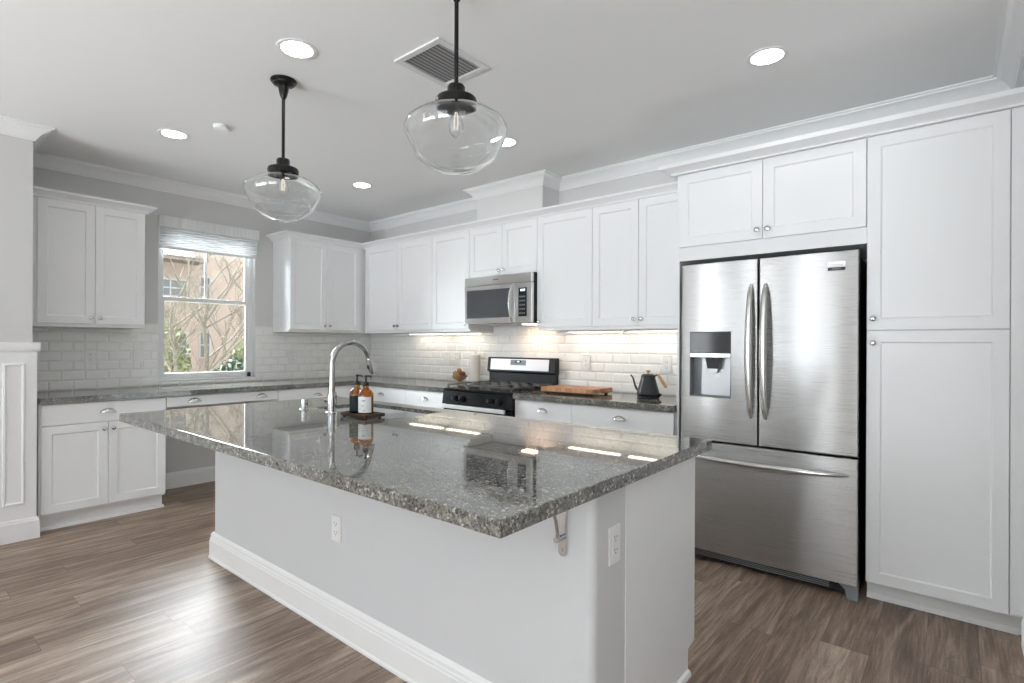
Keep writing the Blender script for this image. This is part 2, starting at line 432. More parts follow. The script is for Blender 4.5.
CROWN = [(0, -.089), (.010, -.089), (.012, -.078), (.020, -.073), (.024, -.064), (.034, -.050), (.050, -.034), (.070, -.022), (.078, -.019), (.080, -.010), (.094, -.009), (.094, 0), (0, 0)]
crown = [(o, CZ + z) for o, z in CROWN]
bm = B()
sweep(bm, [(.666, -8.9), (.666, -3.17), (0, -3.17), (0, 0), (1.9416, 0), (1.9416, -.2412), (2.681, -.2412), (2.681, 0), (5.55, 0), (5.55, -2.40), (5.70, -2.40)], crown)
struct('trim_1', bm, 'trim', 'white crown moulding around the ceiling', 'crown moulding')
BASE = [(0, 0), (.016, 0), (.016, .106), (.0135, .110), (.0135, .118), (.010, .122), (.010, .130), (.006, .138), (0, .142)]
bm = B(); sweep(bm, [(0, -2.3677), (0, -1.459)], BASE); struct('baseboard_left', bm, 'trim', 'white baseboard under the desk counter', 'baseboard')
bm = B(); sweep(bm, [(.672, -8.9), (.672, -3.1465), (.64, -3.1465)], [(o, z) for o, z in BASE]); struct('baseboard_front_left', bm, 'trim', 'white baseboard below the wainscot', 'baseboard')
bm = B(); sweep(bm, [(5.55, -.66), (5.55, -2.40), (5.70, -2.40)], BASE); struct('baseboard_right', bm, 'trim', 'white baseboard on the short right wall', 'baseboard')
# wainscot of the left wall: board, cap rail, picture-frame mould
bm = B()
box(bm, .666, .672, -8.9, -3.1465, 0, 1.235); box(bm, .001, .666, -3.1695, -3.1465, 0, 1.235)
sweep(bm, [(.672, -8.9), (.672, -3.1465), (.001, -3.1465)], [(0, 1.233), (.010, 1.233), (.016, 1.245), (.016, 1.258), (.016, 1.262), (.0175, 1.280), (.016, 1.292), (-.006, 1.292), (-.006, 1.233)])
mold = [(0, 0), (.004, .010), (.012, .012), (.016, .004), (.020, 0)]
y1 = -3.205
for k in range(5):
    y0 = y1 - (.112 if k == 0 else .78)
    pr = [(y0, .235), (y1, .235), (y1, 1.155), (y0, 1.155)]
    # mitred frame in the wall plane
    rings = []
    for (cy, cz, sy, sz) in [(y0, .235, 1, 1), (y1, .235, -1, 1), (y1, 1.155, -1, -1), (y0, 1.155, 1, -1)]:
        rings.append([bm.verts.new((.672 + h, cy + sy * d, cz + sz * d)) for d, h in mold])
    for i in range(4):
        a, b = rings[i], rings[(i + 1) % 4]
        for q in range(len(mold) - 1): bm.faces.new((a[q], b[q], b[q + 1], a[q + 1]))
    y1 = y0 - .16
struct('trim_2', bm, 'trim', 'white wainscot panelling with cap rail at left edge', 'wainscot')

# ------------------------------------------------------------------ kitchen window
win = tag(bpy.data.objects.new('window_1', None), 'white double hung window showing bare trees outside', 'window', None, 'structure'); COL.objects.link(win)
win.location = (0, 0, 0)
bm = B(); fw = .035
X0, X1 = -.12, -.05
box(bm, X0, X1, WY0, WY0 + fw, WZ0, WZ1); box(bm, X0, X1, WY1 - fw, WY1, WZ0, WZ1)
box(bm, X0, X1, WY0 + fw, WY1 - fw, WZ0, WZ0 + fw); box(bm, X0, X1, WY0 + fw, WY1 - fw, WZ1 - fw, WZ1)
obj('window_frame', bm, 'vinyl', win)
MR = 1.682
def sash(x0, x1, z0, z1, w=.034, mull=True):
    bm = B(); a, b = WY0 + fw, WY1 - fw
    box(bm, x0, x1, a, a + w, z0, z1, .003); box(bm, x0, x1, b - w, b, z0, z1, .003)
    box(bm, x0, x1, a + w, b - w, z0, z0 + w, .003); box(bm, x0, x1, a + w, b - w, z1 - w, z1, .003)
    s = obj('sash', bm, 'vinyl', win)
    if mull:
        c = (a + b) / 2; bm = B(); box(bm, (x0 + x1) / 2 - .006, (x0 + x1) / 2 + .006, c - .009, c + .009, z0 + w, z1 - w); obj('muntin', bm, 'vinyl', s)
    bm = B(); box(bm, (x0 + x1) / 2 - .002, (x0 + x1) / 2 + .002, a + w, b - w, z0 + w, z1 - w); obj('pane', bm, 'pane', s)
sash(-.112, -.088, MR - .015, WZ1 - fw); sash(-.084, -.060, WZ0 + fw, MR + .022, .034, False)
bm = B(); box(bm, -.05, .004, WY0 + .001, WY1 - .001, WZ0, WZ0 + .012, .003); obj('window_sill', bm, 'vinyl', win)
bm = B(); box(bm, -.0495, -.001, WY1 - .004, WY1 - .0005, WZ0 + .012, WZ1 - .002); box(bm, -.0495, -.001, WY0 + .0005, WY0 + .004, WZ0 + .012, WZ1 - .002); obj('jamb_lining', bm, 'vinyl', win)
t = thing('cord_weight', 'small black blind cord weight on right window sill', 'cord weight', (-.025, -1.425, WZ0 + .0125))
bm = B(); box(bm, -.016, .016, -.014, .014, 0, .045, .006); obj('weight', bm, 'blackm', t)
bm = B(); tube(bm, [(0, 0, .044), (0, .004, .4), (.006, .006, .9), (.012, .008, 1.16)], .0016, 6); obj('cord', bm, 'plate', t)
# blind
t = thing('window_blind', 'raised white woven blind with ribbed valance over kitchen window', 'blind', (0, WY0 - .005, 2.10))
L = WY1 - WY0 + .012
bm = B(); N = 120; f_, k_ = [], []
pr = []
for i in range(N + 1):
    y = L * i / N; pr.append((.060 + .0035 * math.cos(2 * PI * i / 5.0), y))
prism(bm, pr + [(.012, L), (.012, 0)], 'Z', .205, .298); obj('valance', bm, 'blind', t, 60)
for k in range(6):
    z = .20 - k * .026
    bm = B(); x = .050 - .004 * k
    pr = [(.006, z), (x - .008, z), (x, z - .008), (x + .002, z - .016), (x - .01, z - .0235), (.006, z - .0235)]
    prism(bm, [(p[0], p[1]) for p in pr], 'Y', .008, L - .008); obj('blind_fold', bm, 'blind', t, 60)
bm = B(); box(bm, .004, .034, .008, L - .008, .020, .0425, .004); obj('bottom_rail', bm, 'vinyl', t)

# ------------------------------------------------------------------ cabinets
def shaker(bm, x0, x1, z0, z1, y, th=.020, rail=.055, rec=.009, ch=.002, lip=.007):
    """front face at y (facing -y), back at y+th."""
    def ring(i, yy): return [bm.verts.new(p) for p in ((x0 + i, yy, z0 + i), (x1 - i, yy, z0 + i), (x1 - i, yy, z1 - i), (x0 + i, yy, z1 - i))]
    R = [ring(0, y + th), ring(0, y + ch), ring(ch, y), ring(rail, y), ring(rail + lip, y + rec)]
    for a, b in zip(R, R[1:]):
        for k in range(4): bm.faces.new((a[k], a[(k + 1) % 4], b[(k + 1) % 4], b[k]))
    bm.faces.new(R[-1]); bm.faces.new(R[0][::-1])
def knob(x, z, y, parent, mat='nickel'):
    bm = B(); lathe(bm, [(0, 0), (.0065, 0), (.0055, .010), (.0065, .014), (.0135, .018), (.015, .022), (.0135, .026), (.007, .0285), (0, .029)], (x, y, z), 16, '-Y')
    return obj('knob', bm, mat, parent)
def cup(x, z, y, parent):
    """bin pull: a half-dome shell open below, with a thin flange."""
    bm = B(); W_, D_, H_ = .047, .027, .024; na, nb = 16, 6
    def pt(a, b, s=1): return Vector((x + W_ * s * math.cos(a) * math.cos(b), y - D_ * s * math.sin(b), z - .008 + H_ * s * 1.25 * math.sin(a) * math.cos(b)))
    def shell(s):
        g = []
        for i in range(na + 1):
            a = PI * i / na
            g.append([bm.verts.new(pt(a, PI / 2 * j / nb, s)) for j in range(nb + 1)])
        return g
    for s in (1, .9):
        g = shell(s)
        for i in range(na):
            for j in range(nb): bm.faces.new((g[i][j], g[i + 1][j], g[i + 1][j + 1], g[i][j + 1]))
    bmesh.ops.remove_doubles(bm, verts=bm.verts[:], dist=1e-5)
    box(bm, x - .050, x + .050, y - .0025, y, z - .011, z - .003, .001)
    return obj('cup_pull', bm, 'nickel', parent)
GAP = .0015
def upper(label, loc, rz, w, z0, z1, doors, depth=.320, zb=None, zt=None, left=0, group=None, cname='wall_cabinet'):
    """doors: (x0, x1, knob side or None); local z is world z."""
    t = thing(cname, label, 'cabinet', (loc[0], loc[1], 0), rz, group)
    bm = B(); box(bm, left, w, -depth, -.001, zb if zb else z0 - .025, zt if zt else z1 + .05, .0015, 1); obj('cabinet_body', bm, 'cab', t)
    for (a, b, ks) in doors:
        bm = B(); shaker(bm, a + GAP, b - GAP, z0, z1, -depth - .0205); d = obj('door', bm, 'cab', t)
        if ks:
            kx = b - .028 if ks == 'R' else a + .028
            knob(kx, z0 + .045, -depth - .0205, d)
    return t
UB, UT = 1.430, 2.3246
YD = -.341   # door faces of the back wall uppers
# window wall (rotated: local x = world y, local -y = world x)
upper('white two-door wall cabinet left of the window beside the wainscot wall', (0, -3.168), PI / 2, 3.168 - 2.4265, UB, UT,
      [(.072, .411, 'R'), (.411, .7395, 'L')])
t = upper('white two-door wall cabinet between the window and room corner', (0, -1.197), PI / 2, 1.197 - .003, UB, UT, [(.003, .4055, 'R'), (.4055, .814, 'L')])
# back wall
upper('white two-door wall cabinet nearest the room corner on back wall', (.345, 0), 0, 1.445 - .345, UB, UT, [(.045, .577, 'R'), (.577, 1.1005, 'L')])
upper('white single-door wall cabinet immediately left of the microwave', (1.4455, 0), 0, .4925, UB, UT, [(0, .493, 'R')])
upper('short white two-door wall cabinet directly above the microwave', (1.9385, 0), 0, .761, 1.885, UT, [(0, .388, 'R'), (.388, .7613, 'L')])
upper('white single-door wall cabinet immediately right of the microwave', (2.70, 0), 0, .5155, UB, UT, [(0, .516, 'L')])
upper('white two-door wall cabinet between single cabinet and refrigerator panel', (3.216, 0), 0, .7545, UB, UT, [(0, .374, 'R'), (.374, .7545, 'L')])
CABC = [(0, 2.327), (.020, 2.327), (.020, 2.338), (.028, 2.346), (.040, 2.356), (.062, 2.366), (.068, 2.368), (.068, 2.384), (0, 2.384)]
bm = B(); sweep(bm, [(.3215, -3.168), (.3215, -2.4265), (0.001, -2.4265)], CABC); struct('trim_3', bm, 'cab', 'small white crown on the cabinet left of the window', 'cabinet crown')
bm = B(); sweep(bm, [(0.001, -1.197), (.3215, -1.197), (.3215, -.3215), (3.970, -.3215)], CABC); struct('trim_4', bm, 'cab', 'long white crown along the corner and back wall cabinets', 'cabinet crown')

# refrigerator surround and pantry
YT = -.622; TD = .601
t = thing('wall_cabinet', 'deep white two-door cabinet above the stainless refrigerator', 'cabinet', (3.978, 0, 0), 0)
bm = B(); box(bm, .018, .9885, -TD, -.001, 1.812, 2.40); obj('cabinet_body', bm, 'cab', t)
bm = B(); box(bm, 0, .0175, -TD, -.001, 0, 2.40, .001, 1); obj('side_panel', bm, 'cab', t)
for a, b, ks in ((.018, .501, 'R'), (.501, .9885, 'L')):
    bm = B(); shaker(bm, a + GAP, b - GAP, 1.8945, 2.341, YT); d = obj('door', bm, 'cab', t)
    knob(b - .028 if ks == 'R' else a + .028, 1.8945 + .050, YT, d)
PX = 4.967
t = thing('pantry_cabinet', 'tall white two-door pantry cabinet right of the refrigerator', 'cabinet', (PX, 0, 0), 0)
bm = B(); box(bm, 0, .582, -TD, -.001, .105, 2.40); box(bm, 0.0, .582, -.540, -.02, 0, .105); obj('cabinet_body', bm, 'cab', t)
for (z0, z1, kz) in ((1.3705, 2.341, 1.428), (.103, 1.3665, 1.3055)):
    bm = B(); shaker(bm, .0025, .5285, z0, z1, YT); d = obj('door', bm, 'cab', t); knob(.030, kz, YT, d)
bm = B(); box(bm, .532, .582, YT + .004, -TD - .0005, .105, 2.341); obj('filler_strip', bm, 'cab', t)
bm = B(); sweep(bm, [(0, -.5405), (.5665, -.5405)], [(0, 0), (.013, 0), (.013, .010), (.008, .020), (0, .024)]); obj('shoe_moulding', bm, 'trim', t)
TALLC = [(0, 2.343), (.022, 2.343), (.022, 2.352), (.030, 2.358), (.046, 2.366), (.070, 2.374), (.080, 2.376), (.080, 2.400), (0, 2.400)]
bm = B(); sweep(bm, [(3.9775, -.392), (3.9775, -.6215), (5.549, -.6215)], TALLC); struct('trim_5', bm, 'cab', 'white crown above the refrigerator and pantry cabinets', 'cabinet crown')

# base cabinets
def base(label, loc, rz, w, drawers, doors, cname='base_cabinet', body_left=0, kick=True, end=None):
    t = thing(cname, label, 'cabinet', (loc[0], loc[1], 0), rz)
    D = .606; Y = -.628
    bm = B(); box(bm, body_left, w, -D, -.003, .108, .872); box(bm, body_left, w, -.545, -.003, 0, .108); obj('cabinet_body', bm, 'cab', t)
    bm = B(); pts = [(body_left, -.5455), (w, -.5455)]
    if end == 'R': pts = [(body_left, -.5455), (w, -.5455), (w, -.01)]
    sweep(bm, pts, [(0, 0), (.013, 0), (.013, .010), (.008, .020), (0, .024)]); obj('shoe_moulding', bm, 'trim', t)
    for a, b in drawers:
        bm = B(); box(bm, a + GAP, b - GAP, Y, Y + .020, .7245, .866, .0018, 2); d = obj('drawer', bm, 'cab', t); cup((a + b) / 2, .797, Y, d)
    for a, b, ks in doors:
        bm = B(); shaker(bm, a + GAP, b - GAP, .126, .7195, Y); d = obj('door', bm, 'cab', t)
        knob(b - .028 if ks == 'R' else a + .028, .672, Y, d)
    return t
base('white base cabinet with one drawer and two doors beside the wainscot wall', (0, -3.128), PI / 2, .7603,
     [(.010, .7603)], [(.010, .3875, 'R'), (.3875, .7603, 'L')], end='R')
base('white base cabinet with one drawer between the desk space and corner', (0, -1.459), PI / 2, 1.459 - .66,
     [(.0, .795)], [(.0, .40, 'R'), (.40, .795, 'L')])
# desk drawer hung under the counter
t = thing('desk_drawer', 'shallow white drawer hung under the counter below the window', 'drawer', (0, -2.3655, 0), PI / 2)
w = 2.3655 - 1.4605
bm = B(); box(bm, .0, w, -.606, -.003, .790, .872); obj('drawer_box', bm, 'cab', t)
bm = B(); box(bm, .002, w - .002, -.628, -.608, .788, .866, .0018, 2); d = obj('drawer_front', bm, 'cab', t)
cup(w * .37 - .13, .828, -.628, d); cup(w - .15, .828, -.628, d)
base('white base cabinet with two drawers left of the range', (.664, 0), 0, 1.272,
     [(0.0, .741), (.741, 1.270)], [(0.0, .37, 'R'), (.37, .741, 'L'), (.741, 1.270, 'R')])
base('white base cabinet with narrow and wide drawers right of the range', (2.702, 0), 0, 1.273,
     [(.003, .521), (.521, 1.271)], [(.003, .521, 'L'), (.521, .896, 'R'), (.896, 1.271, 'L')])

# ------------------------------------------------------------------ worktops
def slab(bm, poly, z0, z1, e=.004):
    vb = [bm.verts.new((x, y, z0)) for x, y in poly]; vt = [bm.verts.new((x, y, z1)) for x, y in poly]; n = len(poly)
    sides = [bm.faces.new((vb[i], vb[(i + 1) % n], vt[(i + 1) % n], vt[i])) for i in range(n)]
    bm.faces.new(vb[::-1]); ft = bm.faces.new(vt)
    bmesh.ops.bevel(bm, geom=list(ft.edges), offset=e, segments=2, profile=.5, affect='EDGES')
ZT = .914; ZB = .8735
bm = B(); slab(bm, [(.001, -3.128), (.650, -3.128), (.650, -.650), (1.9375, -.650), (1.9375, -.001), (.001, -.001)], ZB, ZT)
tag(obj('countertop', bm, 'granite'), 'L-shaped speckled granite countertop under the window and around the corner', 'countertop')
bm = B(); slab(bm, [(2.7015, -.650), (3.9765, -.650), (3.9765, -.001), (2.7015, -.001)], ZB, ZT)
tag(obj('countertop', bm, 'granite'), 'speckled granite countertop between range and refrigerator', 'countertop')

# island slab with sink cut-out
IX0, IX1, IY0, IY1 = 1.923, 4.572, -3.012, -1.703
SX0, SX1, SY0, SY1 = 2.425, 3.140, -2.180, -1.815
def ring_slab(bm, o, h, z0, z1, e=.004):
    def q(r, z, d=0): return [bm.verts.new((x, y, z)) for x, y in ((r[0] + d, r[2] + d), (r[1] - d, r[2] + d), (r[1] - d, r[3] - d), (r[0] + d, r[3] - d))]
    hx = (h[0] - .03, h[1] + .03, h[2] - .03, h[3] + .03); zi = z1 - .022
    R = [q(h, zi), q(hx, zi), q(hx, z0), q(o, z0), q(o, z1 - e), q(o, z1 - e * .3, e * .3), q(o, z1, e), q(h, z1, -.002), q(h, z1 - .002), ]
    R.append(R[0])
    for a, b in zip(R, R[1:]):
        for k in range(4): bm.faces.new((a[k], a[(k + 1) % 4], b[(k + 1) % 4], b[k]))
bm = B(); ring_slab(bm, (IX0, IX1, IY0, IY1), (SX0, SX1, SY0, SY1), .8745, ZT)
tag(obj('island_countertop', bm, 'granite', None, 25), 'large glossy speckled granite island countertop with undermount sink', 'countertop')

# ------------------------------------------------------------------ island base
BX0, BX1, BY0, BY1 = 1.907, 4.515, -2.527, -1.737
t = thing('kitchen_island', 'white kitchen island base below the overhanging granite top', 'island', (BX0, BY0, 0), 0)
W_ = BX1 - BX0; D_ = BY1 - BY0
bm = B()
rr = .028
def arc(cx, cy, a0, a1, n=6): return [(cx + rr * math.cos(a0 + (a1 - a0) * i / n), cy + rr * math.sin(a0 + (a1 - a0) * i / n)) for i in range(n + 1)]
poly = arc(rr, rr, PI, 1.5 * PI) + arc(W_ - rr, rr, 1.5 * PI, 2 * PI) + [(W_, .198), (0, .198)]
prism(bm, poly, 'Z', 0, .874); obj('drywall', bm, 'islw', t, 40)
for nm, x0, x1 in (('end_panel', W_ - .019, W_ + .002), ('end_panel', 0, .019)):
    bm = B(); prism(bm, [(.1985, 0), (D_ - .066, 0), (D_ - .066, .100), (D_, .100 + .012), (D_, .874), (.1985, .874)], 'X', x0, x1); obj(nm, bm, 'cab', t)
IBASE = [(0, 0), (.022, 0), (.022, .010), (.017, .018), (.017, .108), (.014, .112), (.014, .122), (.011, .127), (.011, .140), (.006, .151), (0, .156)]
bm = B(); sweep(bm, [(0, .19), (0, 0), (W_, 0), (W_, .19)], IBASE); obj('baseboard', bm, 'trim', t, 20)
SHOE = [(0, 0), (.013, 0), (.013, .010), (.009, .019), (0, .024)]
bm = B(); sweep(bm, [(W_ + .002, .1985), (W_ + .002, D_ - .066)], SHOE); sweep(bm, [(W_, D_ - .066), (0, D_ - .066)], SHOE); obj('shoe_moulding', bm, 'trim', t)
# cabinet fronts on the range side (facing +y)
bm = B(); box(bm, .0195, W_ - .0195, D_ - .040, D_ - .022, .108, .874); box(bm, .0195, W_ - .0195, D_ - .085, D_ - .067, 0, .108); obj('face_frame', bm, 'cab', t)
nd = 5; dw = (W_ - .044) / nd
for i in range(nd):
    a = .022 + i * dw
    for part_, (z0, z1) in (('door', (.126, .7195)), ('drawer', (.7245, .866))):
        bm = B()
        if part_ == 'door': shaker(bm, a + GAP, a + dw - GAP, z0, z1, 0)
        else: box(bm, a + GAP, a + dw - GAP, 0, .02, z0, z1, .0018)
        bmesh.ops.transform(bm, matrix=Matrix.Translation((0, D_ - .001, 0)) @ Matrix.Diagonal((1, -1, 1, 1)), verts=bm.verts[:])
        obj(part_, bm, 'cab', t)
# steel overhang bracket
t = thing('countertop_bracket', 'brushed metal bracket under the island overhang near front corner', 'bracket', (4.412, BY0, 0))
bm = B()
pl = [(-.017, .8740)] + [(-.017 if i < 0 else 0, 0) for i in ()]
pl = [(.015, .8740), (-.015, .8740)] + [(-.015 * math.cos(PI * i / 8), .668 - .015 * math.sin(PI * i / 8)) for i in range(9)]
prism(bm, pl, 'Y', -.006, -.0005); obj('wall_plate', bm, 'nickel', t)
bm = B(); box(bm, -.017, .017, -.30, -.0065, .868, .8740, .001); obj('top_plate', bm, 'nickel', t)
bm = B(); pts = []
for i in range(13):
    a = PI / 2 * i / 12; pts.append((0, -.030 - .145 * (1 - math.cos(a)), .712 + .153 * math.sin(a)))
tube(bm, pts, .0062, 10); obj('support_arm', bm, 'nickel', t)
bm = B(); tube(bm, [(0, -.006, .712), (0, -.043, .712)], .0085, 14); obj('pivot_pin', bm, 'nickel', t)
bm = B(); lathe(bm, [(0, 0), (.005, 0), (.004, .002), (0, .0025)], (0, -.006, .672), 10, '-Y'); obj('screw', bm, 'chrome', t)

# ------------------------------------------------------------------ sink, faucet, counter items
t = thing('kitchen_sink', 'stainless double bowl undermount sink in the island', 'sink', (SX0, SY0, 0))
def basin(x0, x1, y0, y1, ztop, dep, th=.003):
    bm = B()
    def q(d, z, e=0): return [bm.verts.new((x, y, z)) for x, y in ((x0 + d, y0 + d), (x1 - d, y0 + d), (x1 - d, y1 - d), (x0 + d, y1 - d))]
    R = [q(-.006, ztop), q(-.006, ztop - .002), q(0, ztop - .002), q(.012, ztop - dep + .03), q(.035, ztop - dep), ]
    # inner then outer skin
    Ri = [q(-.006, ztop), q(.002, ztop), q(.014, ztop - dep + .03), q(.037, ztop - dep + .004)]
    for a, b in zip(Ri, Ri[1:]):
        for k in range(4): bm.faces.new((a[k], a[(k + 1) % 4], b[(k + 1) % 4], b[k]))
    bm.faces.new(Ri[-1])
    for a, b in zip(R, R[1:]):
        for k in range(4): bm.faces.new((a[k], a[(k + 1) % 4], b[(k + 1) % 4], b[k]))
    bm.faces.new(R[-1])
    bmesh.ops.remove_doubles(bm, verts=bm.verts[:], dist=1e-5)
    o = obj('basin', bm, 'sinksteel', t, 30)
    bm = B(); cx, cy = (x0 + x1) / 2, (y0 + y1) / 2
    lathe(bm, [(0, ztop - dep + .006), (.028, ztop - dep + .006), (.040, ztop - dep + .0085), (.043, ztop - dep + .0045)], (cx, cy, 0), 20); obj('drain', bm, 'chrome', o)
sw = SX1 - SX0; sd = SY1 - SY0
basin(.0, sw * .56, .0, sd, .8915, .19); basin(sw * .56 + .016, sw, .0, sd, .8915, .17)

FX, FY = 2.726, -2.246
t = thing('faucet', 'tall polished chrome gooseneck faucet on the island', 'faucet', (FX, FY, ZT))
bm = B(); lathe(bm, [(0, .0005), (.031, .0005), (.031, .004), (.027, .008), (.0255, .010), (.0255, .095), (.0225, .105), (.0225, .112), (0, .112)], (0, 0, 0), 24); obj('faucet_base', bm, 'chrome', t)
bm = B(); pts = [(0, 0, .10), (0, 0, .20), (0, 0, .262)]; R_ = .122
for i in range(1, 19):
    a = PI * i / 18 * .93; pts.append((0, R_ * (1 - math.cos(a)), .262 + R_ * math.sin(a)))
tube(bm, pts, .0155, 16); obj('gooseneck', bm, 'chrome', t)
e = Vector(pts[-1]); d = (Vector(pts[-1]) - Vector(pts[-2])).normalized()
bm = B(); tube(bm, [e - d * .004, e + d * .006, e + d * .030, e + d * .075, e + d * .088, e + d * .09], [.0155, .0175, .0185, .0185, .0175, .013], 16); sh = obj('spray_head', bm, 'chrome', t)
bm = B(); c = e + d * .045; tube(bm, [c + Vector((.0, -.016, -.016)), c + Vector((.0, -.0205, 0)), c + Vector((.0, -.016, .018))], [.004, .006, .004], 10); obj('spray_button', bm, 'blackm', sh)
bm = B(); tube(bm, [(-.020, 0, .068), (-.050, 0, .068)], [.014, .0165], 14); obj('handle_hub', bm, 'chrome', t)
bm = B(); tube(bm, [(-.046, 0, .070), (-.050, .020, .074), (-.052, .075, .083)], [.006, .0052, .0042], 10); obj('lever', bm, 'chrome', t)
t = thing('air_gap', 'short chrome cylinder air gap left of the faucet', 'air gap', (2.497, -2.278, ZT))
bm = B(); lathe(bm, [(0, .0005), (.024, .0005), (.024, .004), (.020, .007), (.020, .058), (.018, .063), (0, .064)], (0, 0, 0), 20); obj('cap', bm, 'chrome', t)

t = thing('serving_tray', 'dark wooden tray under the soap bottles beside the sink', 'tray', (2.985, -2.232, ZT + .0005))
bm = B(); box(bm, -.105, .105, -.062, .062, .006, .014, .002)
for a, b, c, d in ((-.105, .105, -.062, -.054), (-.105, .105, .054, .062), (-.105, -.097, -.054, .054), (.097, .105, -.054, .054)): box(bm, a, b, c, d, .012, .024, .002)
obj('tray_board', bm, 'tray', t)
for sx in (-1, 1):
    for sy in (-1, 1):
        bm = B(); lathe(bm, [(0, 0), (.007, 0), (.008, .006), (0, .006)], (sx * .09, -.004 + sy * .044, 0), 10); obj('foot', bm, 'blackm', t)
def bottle(loc, label, white):
    t = thing('soap_bottle', label, 'bottle', loc, 0, 'amber soap bottles on the tray')
    R = .0385
    pr = [(0, .0), (.034, .0), (R, .004), (R, .098), (.036, .110), (.028, .122), (.017, .131), (.0145, .134), (.0145, .146), (0.0115, .146),
          (.0115, .134), (.025, .121), (.033, .109), (R - .003, .097), (R - .003, .006), (0, .004)]
    bm = B(); lathe(bm, pr, (0, 0, 0), 28); obj('bottle_glass', bm, 'amber', t, 50)
    bm = B(); lathe(bm, [(0, .0055), (R - .0042, .0065), (R - .0042, .088), (0, .0885)], (0, 0, 0), 24); obj('liquid', bm, 'soap', t)
    # paper label bent round the front
    bm = B(); n = 18; A0, A1 = math.radians(-112), math.radians(8)
    o_, i_ = [], []
    for k in range(n + 1):
        a = A0 + (A1 - A0) * k / n
        for rr_, lst in ((R + .0006, o_), (R + .0002, i_)):
            lst.append([bm.verts.new((rr_ * math.cos(a), rr_ * math.sin(a), z)) for z in (.012, .092)])
    for k in range(n):
        bm.faces.new((o_[k][0], o_[k + 1][0], o_[k + 1][1], o_[k][1])); bm.faces.new((i_[k][0], i_[k][1], i_[k + 1][1], i_[k + 1][0]))
        for h in (0, 1): bm.faces.new((o_[k][h], i_[k][h], i_[k + 1][h], o_[k + 1][h]))
    for k in (0, n): bm.faces.new((o_[k][0], o_[k][1], i_[k][1], i_[k][0]))
    lb = obj('paper_label', bm, 'label' if white else 'soap', t)
    if white:
        for z, a0, a1 in ((.074, -70, -38), (.069, -64, -44), (.046, -72, -50), (.022, -52, -42)):
            bm = B(); n = 6; A = [math.radians(a0 + (a1 - a0) * k / n) for k in range(n + 1)]
            vs = [[bm.verts.new(((R + .0009) * math.cos(a), (R + .0009) * math.sin(a), zz)) for zz in (z, z + .0022)] for a in A]
            for k in range(n): bm.faces.new((vs[k][0], vs[k + 1][0], vs[k + 1][1], vs[k][1]))
            obj('label_print', bm, 'ink', lb)
    bm = B(); lathe(bm, [(0, .1465), (.016, .1465), (.0165, .150), (.0165, .160), (.012, .166), (.006, .169), (.0045, .171), (.0045, .190), (.0075, .191), (.0075, .199), (0, .200)], (0, 0, 0), 18); p = obj('pump', bm, 'pump', t)
    bm = B(); tube(bm, [(0, 0, .1955), (.020, .004, .1965), (.036, .007, .193), (.038, .0075, .188)], [.0048, .0044, .0038, .0036], 10); obj('nozzle', bm, 'pump', p)
    return t
bottle((2.922, -2.222, ZT + .0155), 'amber soap bottle with dark lower half, left on the tray', False)
bottle((3.010, -2.230, ZT + .0155), 'amber soap bottle with white paper label, right on the tray', True)

# cutting board
t = thing('cutting_board', 'checkered butcher block cutting board on counter right of range', 'cutting board', (3.062, -.310, ZT + .0005))
t.rotation_euler = (0, 0, math.radians(0))
bm = B(); box(bm, -.232, .232, -.150, .150, .012, .048, .004); obj('board', bm, 'board', t)
for sx in (-1, 1):
    for sy in (-1, 1):
        bm = B(); lathe(bm, [(0, 0), (.012, 0), (.014, .0118), (0, .0118)], (sx * .195, sy * .115, 0), 12); obj('foot', bm, 'rubber', t)

# kettle
t = thing('gooseneck_kettle', 'charcoal gooseneck electric kettle with wooden handle by refrigerator', 'kettle', (3.632, -.262, ZT + .0005))
bm = B(); lathe(bm, [(0, 0), (.074, 0), (.078, .004), (.076, .012), (.070, .014), (0, .014)], (0, 0, 0), 32)
obj('heating_base', bm, 'blackm', t)
bm = B(); tube(bm, [(.070, -.006, .012), (.088, -.008, .020), (.096, -.009, .032)], [.008, .010, .012], 12); obj('dial', bm, 'blackm', t)
bm = B(); lathe(bm, [(0, .0145), (.070, .0145), (.078, .020), (.0795, .032), (.076, .050), (.064, .090), (.054, .125), (.049, .152), (.047, .160), (.043, .163), (0, .164)], (0, 0, 0), 36); obj('kettle_body', bm, 'kettle', t, 50)
bm = B(); tube(bm, [(-.070, 0, .045), (-.088, 0, .058), (-.102, 0, .085), (-.110, 0, .115), (-.119, 0, .140), (-.134, 0, .157)], [.0115, .0095, .0078, .0068, .0062, .0058], 12); obj('spout', bm, 'kettle', t, 50)
bm = B(); lathe(bm, [(0, .164), (.041, .164), (.040, .168), (.008, .170), (0, .170)], (0, 0, 0), 28); ld = obj('lid', bm, 'kettle', t)
bm = B(); lathe(bm, [(0, .170), (.006, .170), (.008, .182), (.016, .190), (.0165, .195), (0, .196)], (0, 0, 0), 18); obj('lid_knob', bm, 'wood', ld)
bm = B(); tube(bm, [(.046, 0, .152), (.062, 0, .163), (.078, 0, .164)], [.006, .006, .006], 10); obj('handle_bracket', bm, 'kettle', t)
bm = B(); tube(bm, [(.074, 0, .170), (.078, 0, .164), (.104, 0, .124), (.132, 0, .083), (.135, 0, .078)], [.006, .011, .0125, .0115, .007], 14); obj('handle', bm, 'wood', t)

